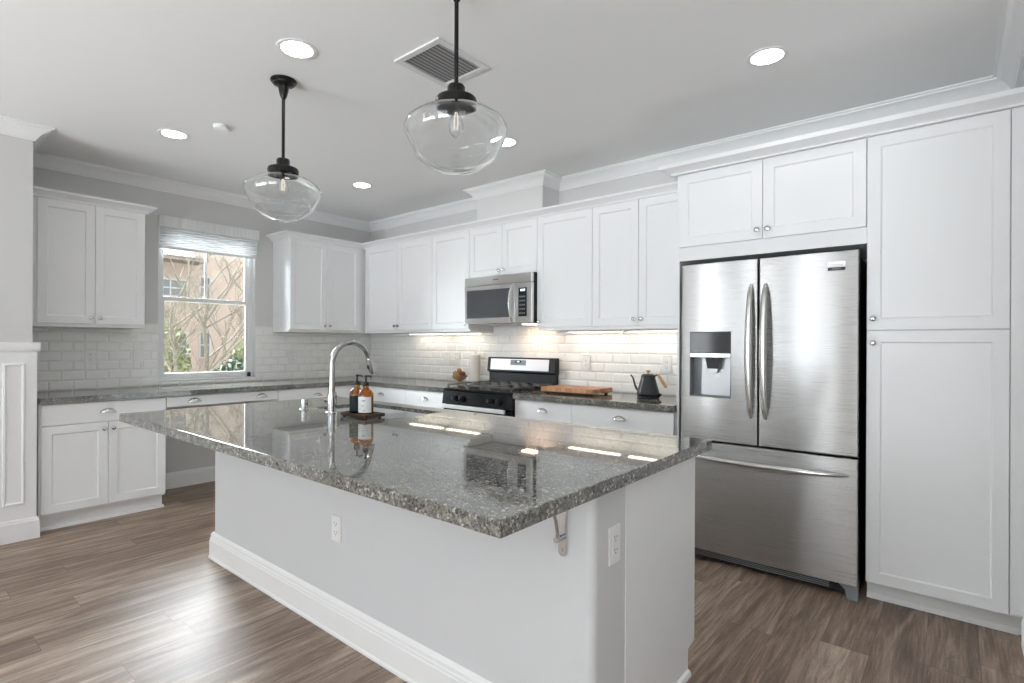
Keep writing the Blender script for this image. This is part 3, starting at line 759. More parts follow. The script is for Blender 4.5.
# paper towel on holder
t = thing('paper_towel_holder', 'upright paper towel roll on holder left of the range', 'paper towel roll', (1.802, -.105, ZT + .0005))
bm = B(); lathe(bm, [(0, 0), (.058, 0), (.058, .006), (.010, .009), (.006, .010), (.006, .285), (.011, .290), (.011, .300), (0, .304)], (0, 0, 0), 24); obj('stand', bm, 'nickel', t)
bm = B(); lathe(bm, [(.018, .010), (.048, .010), (.048, .276), (.018, .276), (.018, .010)], (0, 0, 0), 32); obj('paper_roll', bm, 'towel', t)

# fruit bowl
BWL = (1.700, -.215)
t = thing('fruit_bowl', 'small footed wooden fruit bowl left of the range', 'bowl', (*BWL, ZT + .0005))
bm = B(); lathe(bm, [(0, 0), (.036, 0), (.038, .006), (.022, .014), (.018, .024), (.030, .032), (.058, .048), (.074, .068), (.078, .080), (.074, .080), (.068, .068), (.052, .053), (.024, .040), (0, .037)], (0, 0, 0), 32); obj('bowl_body', bm, 'bowl', t, 50)
def fruit(dx, dy, dz, r, mat, label):
    bm = B(); lathe(bm, [(0, -.92 * r), (.35 * r, -1.0 * r), (.75 * r, -.75 * r), (r, -.1 * r), (.93 * r, .4 * r), (.62 * r, .80 * r), (.25 * r, .92 * r), (0, .80 * r)], (0, 0, 0), 16)
    bmesh.ops.rotate(bm, cent=(0, 0, 0), matrix=Matrix.Rotation(random.uniform(-.5, .5), 3, 'X') @ Matrix.Rotation(random.uniform(-.5, .5), 3, 'Y'), verts=bm.verts[:])
    o = obj('fruit', bm, mat, None, 60); o.location = (BWL[0] + dx, BWL[1] + dy, ZT + dz)
    tag(o, label, 'fruit', 'fruit in the wooden bowl')
    bm = B(); tube(bm, [(0, 0, .80 * r), (.003, 0, 1.12 * r)], .0018, 6); obj('stem', bm, 'bark2', o)
fruit(-.045, -.012, .0945, .026, 'applg', 'green fruit at left of the wooden fruit bowl')
fruit(.002, -.040, .0875, .027, 'appleo', 'orange fruit at front of the wooden fruit bowl')
fruit(.044, -.002, .0945, .026, 'appler', 'red fruit at right of the wooden fruit bowl')
fruit(.000, .028, .0860, .027, 'applg', 'green fruit at back of the wooden fruit bowl')
fruit(.000, -.002, .1270, .024, 'appleo', 'orange fruit topmost in the wooden fruit bowl')

# ------------------------------------------------------------------ backsplash of bevelled subway tile
TH, TW, JO = .0762, .1524, .0022
def tiles(bm, bg_, u0, u1, z0, z1, place, voff=0, holes=()):
    """u along wall, running bond; place(u, z, d) -> world point at depth d from the wall."""
    def quad(a, b, c, d, pts=None): bm.faces.new((a, b, c, d))
    vs = [bg_.verts.new(place(*p)) for p in ((u0, z0, .003), (u1, z0, .003), (u1, z1, .003), (u0, z1, .003))]; bg_.faces.new(vs)
    row = 0; z = z0
    while z < z1 - .012:
        zt = min(z + TH, z1); u = u0 - (TW / 2 if (row + voff) % 2 else 0)
        while u < u1 - .003:
            a, b = max(u, u0) + JO / 2, min(u + TW, u1) - JO / 2; c, d = z + JO / 2, zt - JO / 2
            segs = [(a, b, c, d)]
            for (h0, h1, g0, g1) in holes:
                ns = []
                for (a, b, c, d) in segs:
                    if b <= h0 or a >= h1 or d <= g0 or c >= g1: ns.append((a, b, c, d)); continue
                    if a < h0 - .004: ns.append((a, h0, c, d))
                    if b > h1 + .004: ns.append((h1, b, c, d))
                    a2, b2 = max(a, h0), min(b, h1)
                    if c < g0 - .004: ns.append((a2, b2, c, g0))
                    if d > g1 + .004: ns.append((a2, b2, g1, d))
                segs = ns
            for (a, b, c, d) in segs:
                if b - a < .006 or d - c < .006: continue
                e = min(.011, (b - a) * .35, (d - c) * .35)
                R = []
                for i, dep in ((0, .003), (.0004, .0055), (e, .0095)):
                    R.append([bm.verts.new(place(*p, dep)) for p in ((a + i, c + i), (b - i, c + i), (b - i, d - i), (a + i, d - i))])
                for p, q in zip(R, R[1:]):
                    for k in range(4): bm.faces.new((p[k], p[(k + 1) % 4], q[(k + 1) % 4], q[k]))
                bm.faces.new(R[-1])
            u += TW
        z += TH; row += 1
TZ1 = 1.460
OUT_L = [(-2.712, 1.174), (-2.382, 1.169), (-.985, 1.138)]
OUT_B = [(1.313, 1.127), (1.447, 1.127), (2.969, 1.139), (3.664, 1.142)]
def hole(u, z): return (u - .037, u + .037, z - .060, z + .060)
def pl_left(u, z, d): return (d, u, z)
def pl_back(u, z, d): return (u, -d, z)
bm, bg2 = B(), B()
wl_h = [hole(*q) for q in OUT_L] + [(-3.2, -2.4275, 1.402, 2), (-1.196, 0, 1.402, 2), (WY0, WY1, WZ0 - .004, 2)]
tiles(bm, bg2, -3.126, -.0035, ZT + .0006, TZ1, pl_left, 0, wl_h)
o = struct('backsplash_left', bm, 'tile', 'white bevelled subway tile backsplash around the window', 'backsplash', 0); bg2.free()
bm, bg2 = B(), B()
bk_h = [hole(*q) for q in OUT_B] + [(0, 1.94, 1.402, 2), (2.6985, 4, 1.402, 2)]
tiles(bm, bg2, .0105, 3.976, ZT + .0006, 1.466, pl_back, 1, bk_h)
o = struct('backsplash_back', bm, 'tile', 'white bevelled subway tile backsplash behind the range', 'backsplash', 0); bg2.free()
# grout beds
bm = B()
box(bm, .0006, .004, -3.126, WY0, ZT + .0006, 1.402); box(bm, .0006, .004, WY1, -.001, ZT + .0006, 1.402); box(bm, .0006, .004, WY0, WY1, ZT + .0006, WZ0 - .002)
box(bm, .0006, .004, -2.4265, WY0, 1.402, TZ1); box(bm, .0006, .004, WY1, -1.198, 1.402, TZ1)
struct('grout_left', bm, 'grout', 'pale grout between the window wall tiles', 'grout')
bm = B(); box(bm, .0042, 3.976, -.004, -.0006, ZT + .0006, 1.402); box(bm, 1.940, 2.698, -.004, -.0006, 1.402, 1.466)
struct('grout_back', bm, 'grout', 'pale grout between the range wall tiles', 'grout')

# ------------------------------------------------------------------ outlets and switches
def outlet(label, loc, rz, kind='duplex', dark=False, standoff=0.0065):
    t = thing('wall_outlet' if kind != 'switch' else 'light_switch', label, 'outlet' if kind != 'switch' else 'switch', loc, rz)
    s = standoff
    bm = B(); box(bm, -.035, .035, -s - .0055, -s, -.0575, .0575, .002); obj('face_plate', bm, 'plate', t)
    if kind == 'switch':
        bm = B(); box(bm, -.0165, .0165, -s - .008, -s - .0057, -.033, .033, .0015); obj('rocker', bm, 'plate', t)
        return t
    for cz in ((-.0195, .0195) if kind == 'duplex' else (0,)):
        bm = B()
        if kind == 'duplex': lathe(bm, [(0, 0), (.0165, 0), (.0165, .0015), (0, .0016)], (0, -s - .0056, cz), 18, '-Y')
        else: box(bm, -.0165, .0165, -s - .0075, -s - .0056, -.0335, .0335, .001)
        r = obj('receptacle', bm, 'plate', t)
        for z in ((0,) if kind == 'duplex' else (-.019, .019)):
            bm = B()
            yy = -s - (.0074 if kind == 'duplex' else .0078)
            box(bm, -.0085, -.006, yy - .0004, yy, cz + z + .001, cz + z + .009); box(bm, .006, .0085, yy - .0004, yy, cz + z + .001, cz + z + .008)
            lathe(bm, [(0, 0), (.0028, 0), (0, .0004)], (0, yy, cz + z - .006), 10, '-Y'); obj('slot', bm, 'slot', r)
    return t
outlet('white outlet on tile backsplash below the left wall cabinet', (.004, OUT_L[0][0], OUT_L[0][1]), PI / 2)
outlet('white switch on tile just left of the kitchen window', (.004, OUT_L[1][0], OUT_L[1][1]), PI / 2, 'switch')
outlet('white outlet on tile between window and room corner', (.004, OUT_L[2][0], OUT_L[2][1]), PI / 2, 'decora')
outlet('white switch on back wall tile between corner and plug-in adapter', (OUT_B[0][0], -.004, OUT_B[0][1]), 0, 'switch')
outlet('white outlet holding plug-in adapter left of the range', (OUT_B[1][0], -.004, OUT_B[1][1]), 0, 'decora')
outlet('white outlet on tile above the cutting board', (OUT_B[2][0], -.004, OUT_B[2][1]), 0, 'decora')
outlet('white outlet on tile behind the kettle by refrigerator panel', (OUT_B[3][0], -.004, OUT_B[3][1]), 0, 'duplex')
outlet('white outlet low on the long front face of the island', (3.212, BY0, .468), 0, 'duplex', standoff=.0004)
outlet('white outlet on the grey right end of the island', (BX1, -2.406, .680), PI / 2, 'decora', standoff=.0004)
t = thing('plug_adapter', 'small white plug-in adapter with looped cord left of range', 'plug', (OUT_B[1][0], -.0185, 1.112))
bm = B(); box(bm, -.022, .022, -.030, 0, -.026, .026, .005); obj('adapter_body', bm, 'plate', t)
bm = B(); pts = [(.022, -.015, 0)] + [(.075 + .022 * math.sin(a), -.012, .055 - .055 * math.cos(a)) for a in [PI * 2 * i / 20 for i in range(1, 20)]] + [(.06, -.010, -.01)]
tube(bm, pts, .0022, 8); obj('cord', bm, 'plate', t)

# ------------------------------------------------------------------ gas range
RX0, RX1 = 1.9395, 2.6985; RW = RX1 - RX0
t = thing('gas_range', 'black and stainless gas range between the base cabinets', 'range', (RX0, 0, 0))
bm = B(); box(bm, 0, RW, -.630, -.016, .04, .895); box(bm, .02, RW - .02, -.60, -.02, 0, .04); obj('range_body', bm, 'black', t)
bm = B(); box(bm, 0, RW, -.645, -.060, .8955, .917, .004); obj('cooktop', bm, 'black', t)
bm = B(); prism(bm, [(-.632, .778), (-.672, .782), (-.655, .893), (-.632, .895)], 'X', 0, RW); cp = obj('control_panel', bm, 'black', t)
def rknob(x):
    bm = B(); lathe(bm, [(0, 0), (.024, 0), (.025, .006), (.021, .022), (.018, .030), (0, .031)], (0, 0, 0), 22, '-Y')
    box(bm, -.004, .004, -.036, -.028, -.019, .019, .001)
    bmesh.ops.rotate(bm, cent=(0, 0, 0), matrix=Matrix.Rotation(math.radians(-8), 3, 'X'), verts=bm.verts[:])
    bmesh.ops.translate(bm, vec=(x, -.6635, .836), verts=bm.verts[:]); obj('burner_knob', bm, 'blackm', cp)
for x in (2.071, 2.152, 2.464, 2.558): rknob(x - RX0 + .02)
bm = B(); box(bm, .004, RW - .004, -.660, -.632, .235, .772, .004); od = obj('oven_door', bm, 'black', t)
bm = B(); box(bm, .09, RW - .09, -.6625, -.6605, .34, .64, .001); obj('oven_window', bm, 'dglass', od)
bm = B(); box(bm, .02, RW - .045, -.700, -.680, .748, .782, .006); box(bm, .05, .075, -.680, -.6605, .752, .778); box(bm, RW - .10, RW - .075, -.680, -.6605, .752, .778); obj('door_handle', bm, 'fascia', od)
bm = B(); box(bm, .004, RW - .004, -.658, -.632, .045, .228, .004); obj('storage_drawer', bm, 'black', t)
# backguard
bm = B(); box(bm, 0, RW, -.058, -.018, .9175, 1.030, .003); prism(bm, [(-.018, 1.0305), (-.058, 1.0305), (-.085, 1.045), (-.070, 1.172), (-.018, 1.172)], 'X', -.004, RW + .004); bgd = obj('backguard', bm, 'blackm', t)
bm = B(); prism(bm, [(-.0845, 1.058), (-.0862, 1.058), (-.0742, 1.158), (-.0725, 1.158)], 'X', .035, RW - .060); obj('steel_fascia', bm, 'fascia', bgd)
bm = B(); prism(bm, [(-.0800, 1.104), (-.0825, 1.104), (-.0775, 1.150), (-.0750, 1.150)], 'X', .275, .450); cl = obj('clock_panel', bm, 'greyp', bgd)
bm = B(); prism(bm, [(-.0810, 1.126), (-.0832, 1.126), (-.0812, 1.145), (-.079, 1.145)], 'X', .335, .395); obj('clock_display', bm, 'dispd', cl)
bm = B(); prism(bm, [(-.0830, 1.131), (-.0839, 1.131), (-.0828, 1.141), (-.082, 1.141)], 'X', .352, .378); obj('clock_digits', bm, 'disp', cl)
# burners and grates
for (bx_, by_, r) in ((.19, -.50, .045), (.57, -.50, .050), (.19, -.21, .038), (.57, -.21, .045), (.38, -.355, .042)):
    bm = B(); lathe(bm, [(0, .917), (r + .012, .917), (r + .010, .922), (r, .924), (r, .930), (r - .006, .933), (0, .934)], (bx_, by_, 0), 22); obj('burner', bm, 'iron', t)
def grate(x0, x1):
    bm = B(); y0, y1 = -.625, -.085; z0, z1 = .940, .952; q = .0055
    for x in (x0, x1): box(bm, x - q, x + q, y0, y1, z0, z1, .002)
    for y in (y0, (y0 + y1) / 2, y1): box(bm, x0, x1, y - q, y + q, z0, z1, .002)
    cx = (x0 + x1) / 2
    for cy in ((y0 * 3 + y1) / 4, (y0 + 3 * y1) / 4):
        for a in range(4):
            dx, dy = ((1, 0), (-1, 0), (0, 1), (0, -1))[a]
            ex, ey = (x1 if dx > 0 else x0 if dx < 0 else cx), cy + dy * (y1 - y0) / 4
            box(bm, min(cx + dx * .025, ex) - (q if dx == 0 else 0), max(cx + dx * .025, ex) + (q if dx == 0 else 0), min(cy + dy * .025, ey) - (q if dy == 0 else 0), max(cy + dy * .025, ey) + (q if dy == 0 else 0), z0, z1, .002)
    for x in (x0, x1):
        for y in (y0, y1): box(bm, x - .007, x + .007, y - .007, y + .007, .9172, z0 + .002)
    obj('grate', bm, 'iron', t)
grate(.03, .255); grate(.270, .490); grate(.505, .730)

# ------------------------------------------------------------------ microwave
t = thing('microwave', 'stainless over-the-range microwave with dark glass door', 'microwave', (1.9395, 0, 1.466))
MH = 1.884 - 1.469 + .0
bm = B(); box(bm, .001, RW - .001, -.375, -.006, .003, MH, .002); obj('microwave_body', bm, 'blackm', t)
bm = B(); box(bm, 0, RW - .002, -.408, -.3755, .335, MH - .002, .006); obj('vent_fascia', bm, 'steelm', t)
bm = B()
def frame(bm, x0, x1, z0, z1, wl_, wr_, wb_, wt_, y0, y1, bev=.003):
    box(bm, x0, x0 + wl_, y0, y1, z0, z1, bev); box(bm, x1 - wr_, x1, y0, y1, z0, z1, bev)
    box(bm, x0 + wl_ - .002, x1 - wr_ + .002, y0, y1, z0, z0 + wb_, bev); box(bm, x0 + wl_ - .002, x1 - wr_ + .002, y0, y1, z1 - wt_, z1, bev)
DX = .580
frame(bm, 0, DX, .004, .331, .035, .050, .048, .035, -.410, -.3755); dr = obj('door', bm, 'steelm', t)
bm = B(); box(bm, .033, DX - .048, -.404, -.380, .050, .298, .001); obj('door_glass', bm, 'mwglass', dr)
bm = B(); pts = []
for i in range(13):
    s = i / 12; pts.append((DX - .022, -.412 - .040 * math.sin(PI * s) ** .7, .016 + .300 * s))
tube(bm, pts, [.006 + .004 * math.sin(PI * i / 12) for i in range(13)], 12, sy=1.4); obj('handle', bm, 'steel2', dr)
bm = B(); box(bm, DX + .003, RW - .002, -.410, -.3755, .004, .331, .004); cpn = obj('control_panel', bm, 'steelm', t)
bm = B(); box(bm, DX + .045, RW - .048, -.4115, -.4095, .055, .290, .001); kp = obj('keypad', bm, 'dglass', cpn)
bm = B(); box(bm, DX + .066, RW - .066, -.4125, -.4117, .262, .278, .0002); obj('clock_digits', bm, 'disp', kp)
bm = B(); 
for r_ in range(5):
    for c_ in range(3): box(bm, DX + .055 + c_ * .022, DX + .069 + c_ * .022, -.4122, -.4116, .075 + r_ * .034, .087 + r_ * .034)
obj('buttons', bm, 'greyp', kp)
bm = B(); box(bm, .345, .405, -.4088, -.4082, .373, .382); obj('emblem', bm, 'greyp', t)
bm = B(); box(bm, .06, RW - .06, -.36, -.05, 0, .0025); obj('filter_panel', bm, 'silver', t)
bm = B(); box(bm, .50, .64, -.20, -.12, -.0022, -.0002); obj('cooktop_lamp', bm, 'mwlamp', t)

# ------------------------------------------------------------------ refrigerator
FX0, FX1 = 4.0336, 4.9416; FYF = -.677; FC = 4.4728
t = thing('refrigerator', 'stainless french door refrigerator with dispenser and bottom freezer', 'refrigerator', (FX0, 0, 0))
FW = FX1 - FX0; fc = FC - FX0
bm = B(); box(bm, .004, FW - .004, -.598, -.03, .035, 1.745, .004); obj('refrigerator_case', bm, 'blackm', t)
bm = B(); box(bm, .03, .13, -.655, -.57, 1.7455, 1.770, .004); box(bm, FW - .13, FW - .03, -.655, -.57, 1.7455, 1.770, .004); obj('hinge_cover', bm, 'greyp', t)
def bowed(x0, x1, z0, z1, bow, hole=None, nx=16, yb=-.604):
    bm = B()
    xs = [x0, x0 + .003, x0 + .008] + [x0 + .008 + (x1 - x0 - .016) * i / nx for i in range(1, nx)] + [x1 - .008, x1 - .003, x1]
    zs = [z0, z0 + .002, z0 + .006, z1 - .006, z1 - .002, z1]
    if hole: xs += [hole[0], hole[1]]; zs += [hole[2], hole[3]]
    xs = sorted(set(xs)); zs = sorted(set(zs))
    def yf(x, z):
        s = (x - x0) / (x1 - x0) * 2 - 1
        y = FYF + bow * s * s - bow * .3
        for d, in ((min(x - x0, x1 - x, z - z0, z1 - z),),):
            if d < .008: y += .008 * (1 - math.sqrt(max(0, 1 - (1 - d / .008) ** 2))) if d > 0 else .008
        return y
    g = [[bm.verts.new((x, yf(x, z), z)) for z in zs] for x in xs]
    def inh(i, j): return hole and xs[i] >= hole[0] - 1e-6 and xs[i + 1] <= hole[1] + 1e-6 and zs[j] >= hole[2] - 1e-6 and zs[j + 1] <= hole[3] + 1e-6
    for i in range(len(xs) - 1):
        for j in range(len(zs) - 1):
            if not inh(i, j): bm.faces.new((g[i][j], g[i + 1][j], g[i + 1][j + 1], g[i][j + 1]))
    # sides and back
    loop = [g[i][0] for i in range(len(xs))] + [g[-1][j] for j in range(1, len(zs))] + [g[i][-1] for i in range(len(xs) - 2, -1, -1)] + [g[0][j] for j in range(len(zs) - 2, 0, -1)]
    bk = [bm.verts.new((v.co.x, yb, v.co.z)) for v in loop]
    n = len(loop)
    for i in range(n): bm.faces.new((loop[i], bk[i], bk[(i + 1) % n], loop[(i + 1) % n]))
    bm.faces.new(bk)
    return bm
H = (4.089 - FX0, 4.330 - FX0, .985, 1.372)
ZS = .7255
dl = obj('door', bowed(.0, fc - .0025, ZS + .005, 1.776, .006, H), 'steel', t, 50)
drr = obj('door', bowed(fc + .0025, FW, ZS + .005, 1.776, .006), 'steel', t, 50)
fz = obj('freezer_drawer', bowed(.0, FW, .078, ZS - .005, .006), 'steel', t, 50)
# dispenser
hx0, hx1, hz0, hz1 = H; yF = FYF - .001; yB = FYF + .066; zm = 1.245
bm = B(); wth = .003
box(bm, hx0, hx0 + wth, yF + .002, yB, hz0, hz1); box(bm, hx1 - wth, hx1, yF + .002, yB, hz0, hz1)
box(bm, hx0 + wth, hx1 - wth, yF + .002, yB, hz0, hz0 + wth); box(bm, hx0 + wth, hx1 - wth, yF + .002, yB, hz1 - wth, hz1); box(bm, hx0, hx1, yB, yB + .003, hz0, hz1)
dp = obj('dispenser_recess', bm, 'greyp', dl)
bm = B(); box(bm, hx0 + .003, hx1 - .003, yF - .002, yF + .040, zm, hz1 - .003, .003); obj('dispenser_panel', bm, 'dglass', dl)
bm = B(); box(bm, hx0 + .003, hx1 - .003, yF - .004, yF + .040, zm - .026, zm - .0005, .003); obj('dispenser_trim', bm, 'steel2', dl)
bm = B(); prism(bm, [(yF + .066 - .002, hz0 + .012), (yF + .045, hz0 + .012), (yF + .058, zm - .03), (yF + .064, zm - .03)], 'X', hx0 + .055, hx1 - .020); obj('dispenser_back', bm, 'silver', dl)
bm = B(); c = (hx0 + hx1) / 2 + .012; prism(bm, [(c - .045, zm - .027), (c + .045, zm - .027), (c + .036, zm - .092), (c - .032, zm - .092)], 'Y', yF + .018, yF + .050); obj('dispenser_nozzle', bm, 'blackm', dl)
bm = B(); prism(bm, [(c - .024, zm - .085), (c + .028, zm - .085), (c + .020, zm - .115), (c - .016, zm - .115)], 'Y', yF + .024, yF + .030); obj('dispenser_paddle', bm, 'silver', dl)
bm = B(); box(bm, hx0 + .006, hx1 - .006, yF + .004, yF + .060, hz0 + .003, hz0 + .012, .002); obj('drip_tray', bm, 'greyp', dl)
# handles
def bar(p0, p1, bowv, r, parent, n=22, sy=.75):
    bm = B(); p0, p1 = Vector(p0), Vector(p1); pts, rr_ = [], []
    for i in range(n + 1):
        s = i / n; k = math.sin(PI * s) ** .55
        pts.append(p0.lerp(p1, s) + Vector((0, -bowv * k, 0))); rr_.append(r * (.45 + .55 * math.sin(PI * s) ** .5))
    tube(bm, pts, rr_, 14, sy=sy); obj('handle', bm, 'steel2', parent, 60)
hy = FYF + .004
bar((4.4355 - FX0, hy, .884), (4.4355 - FX0, hy, 1.632), .058, .021, dl); bar((4.511 - FX0, hy, .884), (4.511 - FX0, hy, 1.632), .058, .021, drr)
bar((.055, hy, .634), (FW - .045, hy, .634), .060, .025, fz)
# badge with the maker's lettering
bm = B(); box(bm, 4.806 - FX0, 4.885 - FX0, FYF - .004 + .003, FYF + .006, 1.676, 1.722, .0015); bd = obj('badge', bm, 'chrome', drr)
bm = B(); box(bm, 4.807 - FX0, 4.884 - FX0, FYF - .0022, FYF - .0008, 1.677, 1.692, .0003); obj('badge_band', bm, 'blackm', bd)
def text(s, x, z, y, size, mat, parent, name='lettering'):
    cu = bpy.data.curves.new(name, 'FONT'); cu.body = s; cu.size = size; cu.align_x = 'CENTER'; cu.align_y = 'CENTER'; cu.extrude = .0003
    tmp = bpy.data.objects.new(name, cu); me = bpy.data.meshes.new_from_object(tmp); bpy.data.objects.remove(tmp)
    me.transform(Matrix.Translation((x, y, z)) @ Matrix.Rotation(PI / 2, 4, 'X')); me.materials.clear(); me.materials.append(M[mat])
    o = bpy.data.objects.new(name, me); COL.objects.link(o); o.parent = parent; return o
text('FRIGIDAIRE', 4.8455 - FX0, 1.7065, FYF - .0016, .0125, 'ink', bd)
text('GALLERY', 4.8455 - FX0, 1.6845, FYF - .0028, .0095, 'silver', bd)
# toe grille
bm = B(); prism(bm, [(.01, .022), (.01, .074), (FW - .01, .074), (FW - .01, .022)], 'Y', -.625, -.600); gr = obj('toe_grille', bm, 'blackm', t)
bm = B()
for k in range(4): box(bm, .05, FW - .13, -.629, -.626, .030 + k * .010, .0355 + k * .010)
obj('grille_slats', bm, 'greyp', gr)
for sx in (0, 1):
    bm = B(); x0 = 0.0 if sx == 0 else FW - .085; x1 = x0 + .085
    pr = [(x0, .004), (x1, .004), (x1, .074), (x0, .074)] if False else ([(x1, .003), (x1, .074), (x0 + .005, .074), (x0 + .03, .05), (x0 + .038, .003)] if sx else [(x0, .003), (x0, .074), (x1 - .005, .074), (x1 - .03, .05), (x1 - .038, .003)])
    prism(bm, pr, 'Y', -.662, -.6255); obj('leveling_foot', bm, 'greyp', t)

# ------------------------------------------------------------------ ceiling fittings
def pendant(loc, label):
    t = thing('pendant_light', label, 'pendant light', loc, 0, 'schoolhouse glass pendants over the island')
    bm = B(); lathe(bm, [(0, -.0005), (.066, -.0005), (.068, -.006), (.064, -.012), (.055, -.016), (.053, -.024), (.040, -.030), (.028, -.036), (.024, -.060), (.018, -.085), (.012, -.098), (0, -.098)], (0, 0, 0), 28); obj('canopy', bm, 'bronze', t)
    bm = B(); tube(bm, [(0, 0, -.095), (0, 0, -.425)], .0085, 12); obj('stem_rod', bm, 'bronze', t)
    z = -.495
    bm = B(); lathe(bm, [(0, z + .076), (.012, z + .076), (.030, z + .071), (.034, z + .064), (.034, z + .042), (.038, z + .036), (.058, z + .028), (.076, z + .020), (.080, z + .013), (.080, z - .010), (.077, z - .010), (.077, z + .008), (.030, z + .022), (0, z + .022)], (0, 0, 0), 32); obj('fitter', bm, 'bronze', t)
    zz = z - .008; th = .0035
    outer = [(.074, zz + .014), (.074, zz - .004), (.082, zz - .010), (.120, zz - .022), (.165, zz - .042), (.195, zz - .064), (.206, zz - .086), (.205, zz - .100), (.195, zz - .126), (.180, zz - .152), (.169, zz - .172), (.164, zz - .186), (.154, zz - .197), (.140, zz - .205), (.118, zz - .222), (.085, zz - .240), (.045, zz - .251), (0, zz - .254)]
    inner = []
    for i, (r, h) in enumerate(outer):
        a = outer[max(0, i - 1)]; b = outer[min(len(outer) - 1, i + 1)]
        d = Vector((b[0] - a[0], b[1] - a[1])).normalized(); nn = Vector((d.y, -d.x))
        if r < 1e-6: inner.append((0, h + th))
        else:
            q = Vector((r, h)) + nn * th
            inner.append((q.x, q.y))
    bm = B(); lathe(bm, outer + [], (0, 0, 0), 48); lathe(bm, inner, (0, 0, 0), 48)
    # join the rims
    bm.verts.ensure_lookup_table(); no_ = 48 * (len(outer) - 1) + 1
    for k in range(48): bm.faces.new((bm.verts[k], bm.verts[no_ + k], bm.verts[no_ + (k + 1) % 48], bm.verts[(k + 1) % 48]))
    bmesh.ops.scale(bm, vec=(.955, .955, 1), verts=bm.verts[:])
    for v in bm.verts:
        a = math.atan2(v.co.y, v.co.x); r = math.hypot(v.co.x, v.co.y)
        k = 1 + min(1, max(0, (r - .08) / .1)) * (.012 * math.sin(3 * a + v.co.z * 30) + .008 * math.sin(5 * a - v.co.z * 45)); v.co.x *= k; v.co.y *= k
    obj('glass_shade', bm, 'glass', t, 70)
    bm = B(); lathe(bm, [(0, z + .021), (.016, z + .021), (.016, z - .010), (.013, z - .014), (.013, z - .026), (0, z - .026)], (0, 0, 0), 16); sk = obj('socket', bm, 'bronze', t)
    bo = [(.0125, z - .0265), (.014, z - .036), (.022, z - .058), (.028, z - .080), (.0285, z - .094), (.022, z - .112), (.010, z - .124), (.003, z - .130), (0, z - .131)]
    bi = [(r - .001 if r > .003 else r * .6, h + (.0008 if r < .012 else 0)) for r, h in bo]
    bm = B(); lathe(bm, bo, (0, 0, 0), 20); lathe(bm, bi, (0, 0, 0), 20); bm.verts.ensure_lookup_table(); n1 = 20 * (len(bo) - 1) + 1
    for k in range(20): bm.faces.new((bm.verts[k], bm.verts[n1 + k], bm.verts[n1 + (k + 1) % 20], bm.verts[(k + 1) % 20]))
    bl = obj('bulb', bm, 'glass', t, 70)
    bm = B()
    for k in range(4):
        a = 2 * PI * k / 4; tube(bm, [(.004 * math.cos(a), .004 * math.sin(a), z - .032), (.011 * math.cos(a), .011 * math.sin(a), z - .070), (.006 * math.cos(a), .006 * math.sin(a), z - .098)], .0012, 6)
    obj('filament', bm, 'filament', bl)
pendant((2.547, -2.435, CZ), 'clear schoolhouse glass pendant hanging over the far left end of island')
pendant((3.848, -2.427, CZ), 'clear schoolhouse glass pendant hanging nearest in front of the ceiling vent')

def downlight(loc, label):
    t = thing('recessed_light', label, 'ceiling light', loc, 0, 'round recessed ceiling lights')
    bm = B(); lathe(bm, [(.072, -.0005), (.094, -.0005), (.093, -.004), (.078, -.006), (.072, -.003), (.072, -.0005)], (0, 0, 0), 36); obj('trim_ring', bm, 'plate', t)
    bm = B(); lathe(bm, [(0, -.001), (.0715, -.001), (.0715, -.0035), (0, -.0035)], (0, 0, 0), 32); obj('lens', bm, 'lens', t)
for (x, y), lb in (((2.892, -2.550), 'round lit recessed ceiling light nearest the first pendant, largest on the left'),
                   ((1.265, -2.535), 'round lit recessed ceiling light beside the smoke detector'),
                   ((1.266, -1.022), 'round lit recessed ceiling light near the far room corner'),
                   ((4.603, -1.040), 'round lit recessed ceiling light in front of the refrigerator cabinets'),
                   ((2.901, -.997), 'round lit recessed ceiling light partly behind the near glass pendant')):
    downlight((x, y, CZ), lb)
t = thing('smoke_detector', 'small white round smoke detector on the ceiling', 'smoke detector', (1.652, -2.389, CZ))
bm = B(); lathe(bm, [(0, -.0005), (.046, -.0005), (.046, -.012), (.040, -.020), (0, -.022)], (0, 0, 0), 28); obj('detector_cap', bm, 'plate', t)
t = thing('ceiling_vent', 'square white louvered air vent in the ceiling', 'vent', (3.332, -2.010, CZ))
bm = B(); hx, hy_ = .162, .178; f_ = .032
for a, b, c, d in ((-hx, hx, -hy_, -hy_ + f_), (-hx, hx, hy_ - f_, hy_), (-hx, -hx + f_, -hy_ + f_, hy_ - f_), (hx - f_, hx, -hy_ + f_, hy_ - f_)): box(bm, a, b, c, d, -.010, -.0005, .002)
obj('vent_frame', bm, 'vent', t)
bm = B(); box(bm, -hx + f_, hx - f_, -hy_ + f_, hy_ - f_, -.002, -.0006); obj('duct_back', bm, 'hollow', t)
nsl = 11
for k in range(nsl):
    x = -hx + f_ + .011 + (2 * (hx - f_) - .022) * k / (nsl - 1)
    bm = B(); prism(bm, [(x + .0055, -.0098), (x + .0067, -.0090), (x - .0045, -.0024), (x - .0057, -.0032)], 'Y', -hy_ + f_, hy_ - f_); obj('louver', bm, 'vent', t)

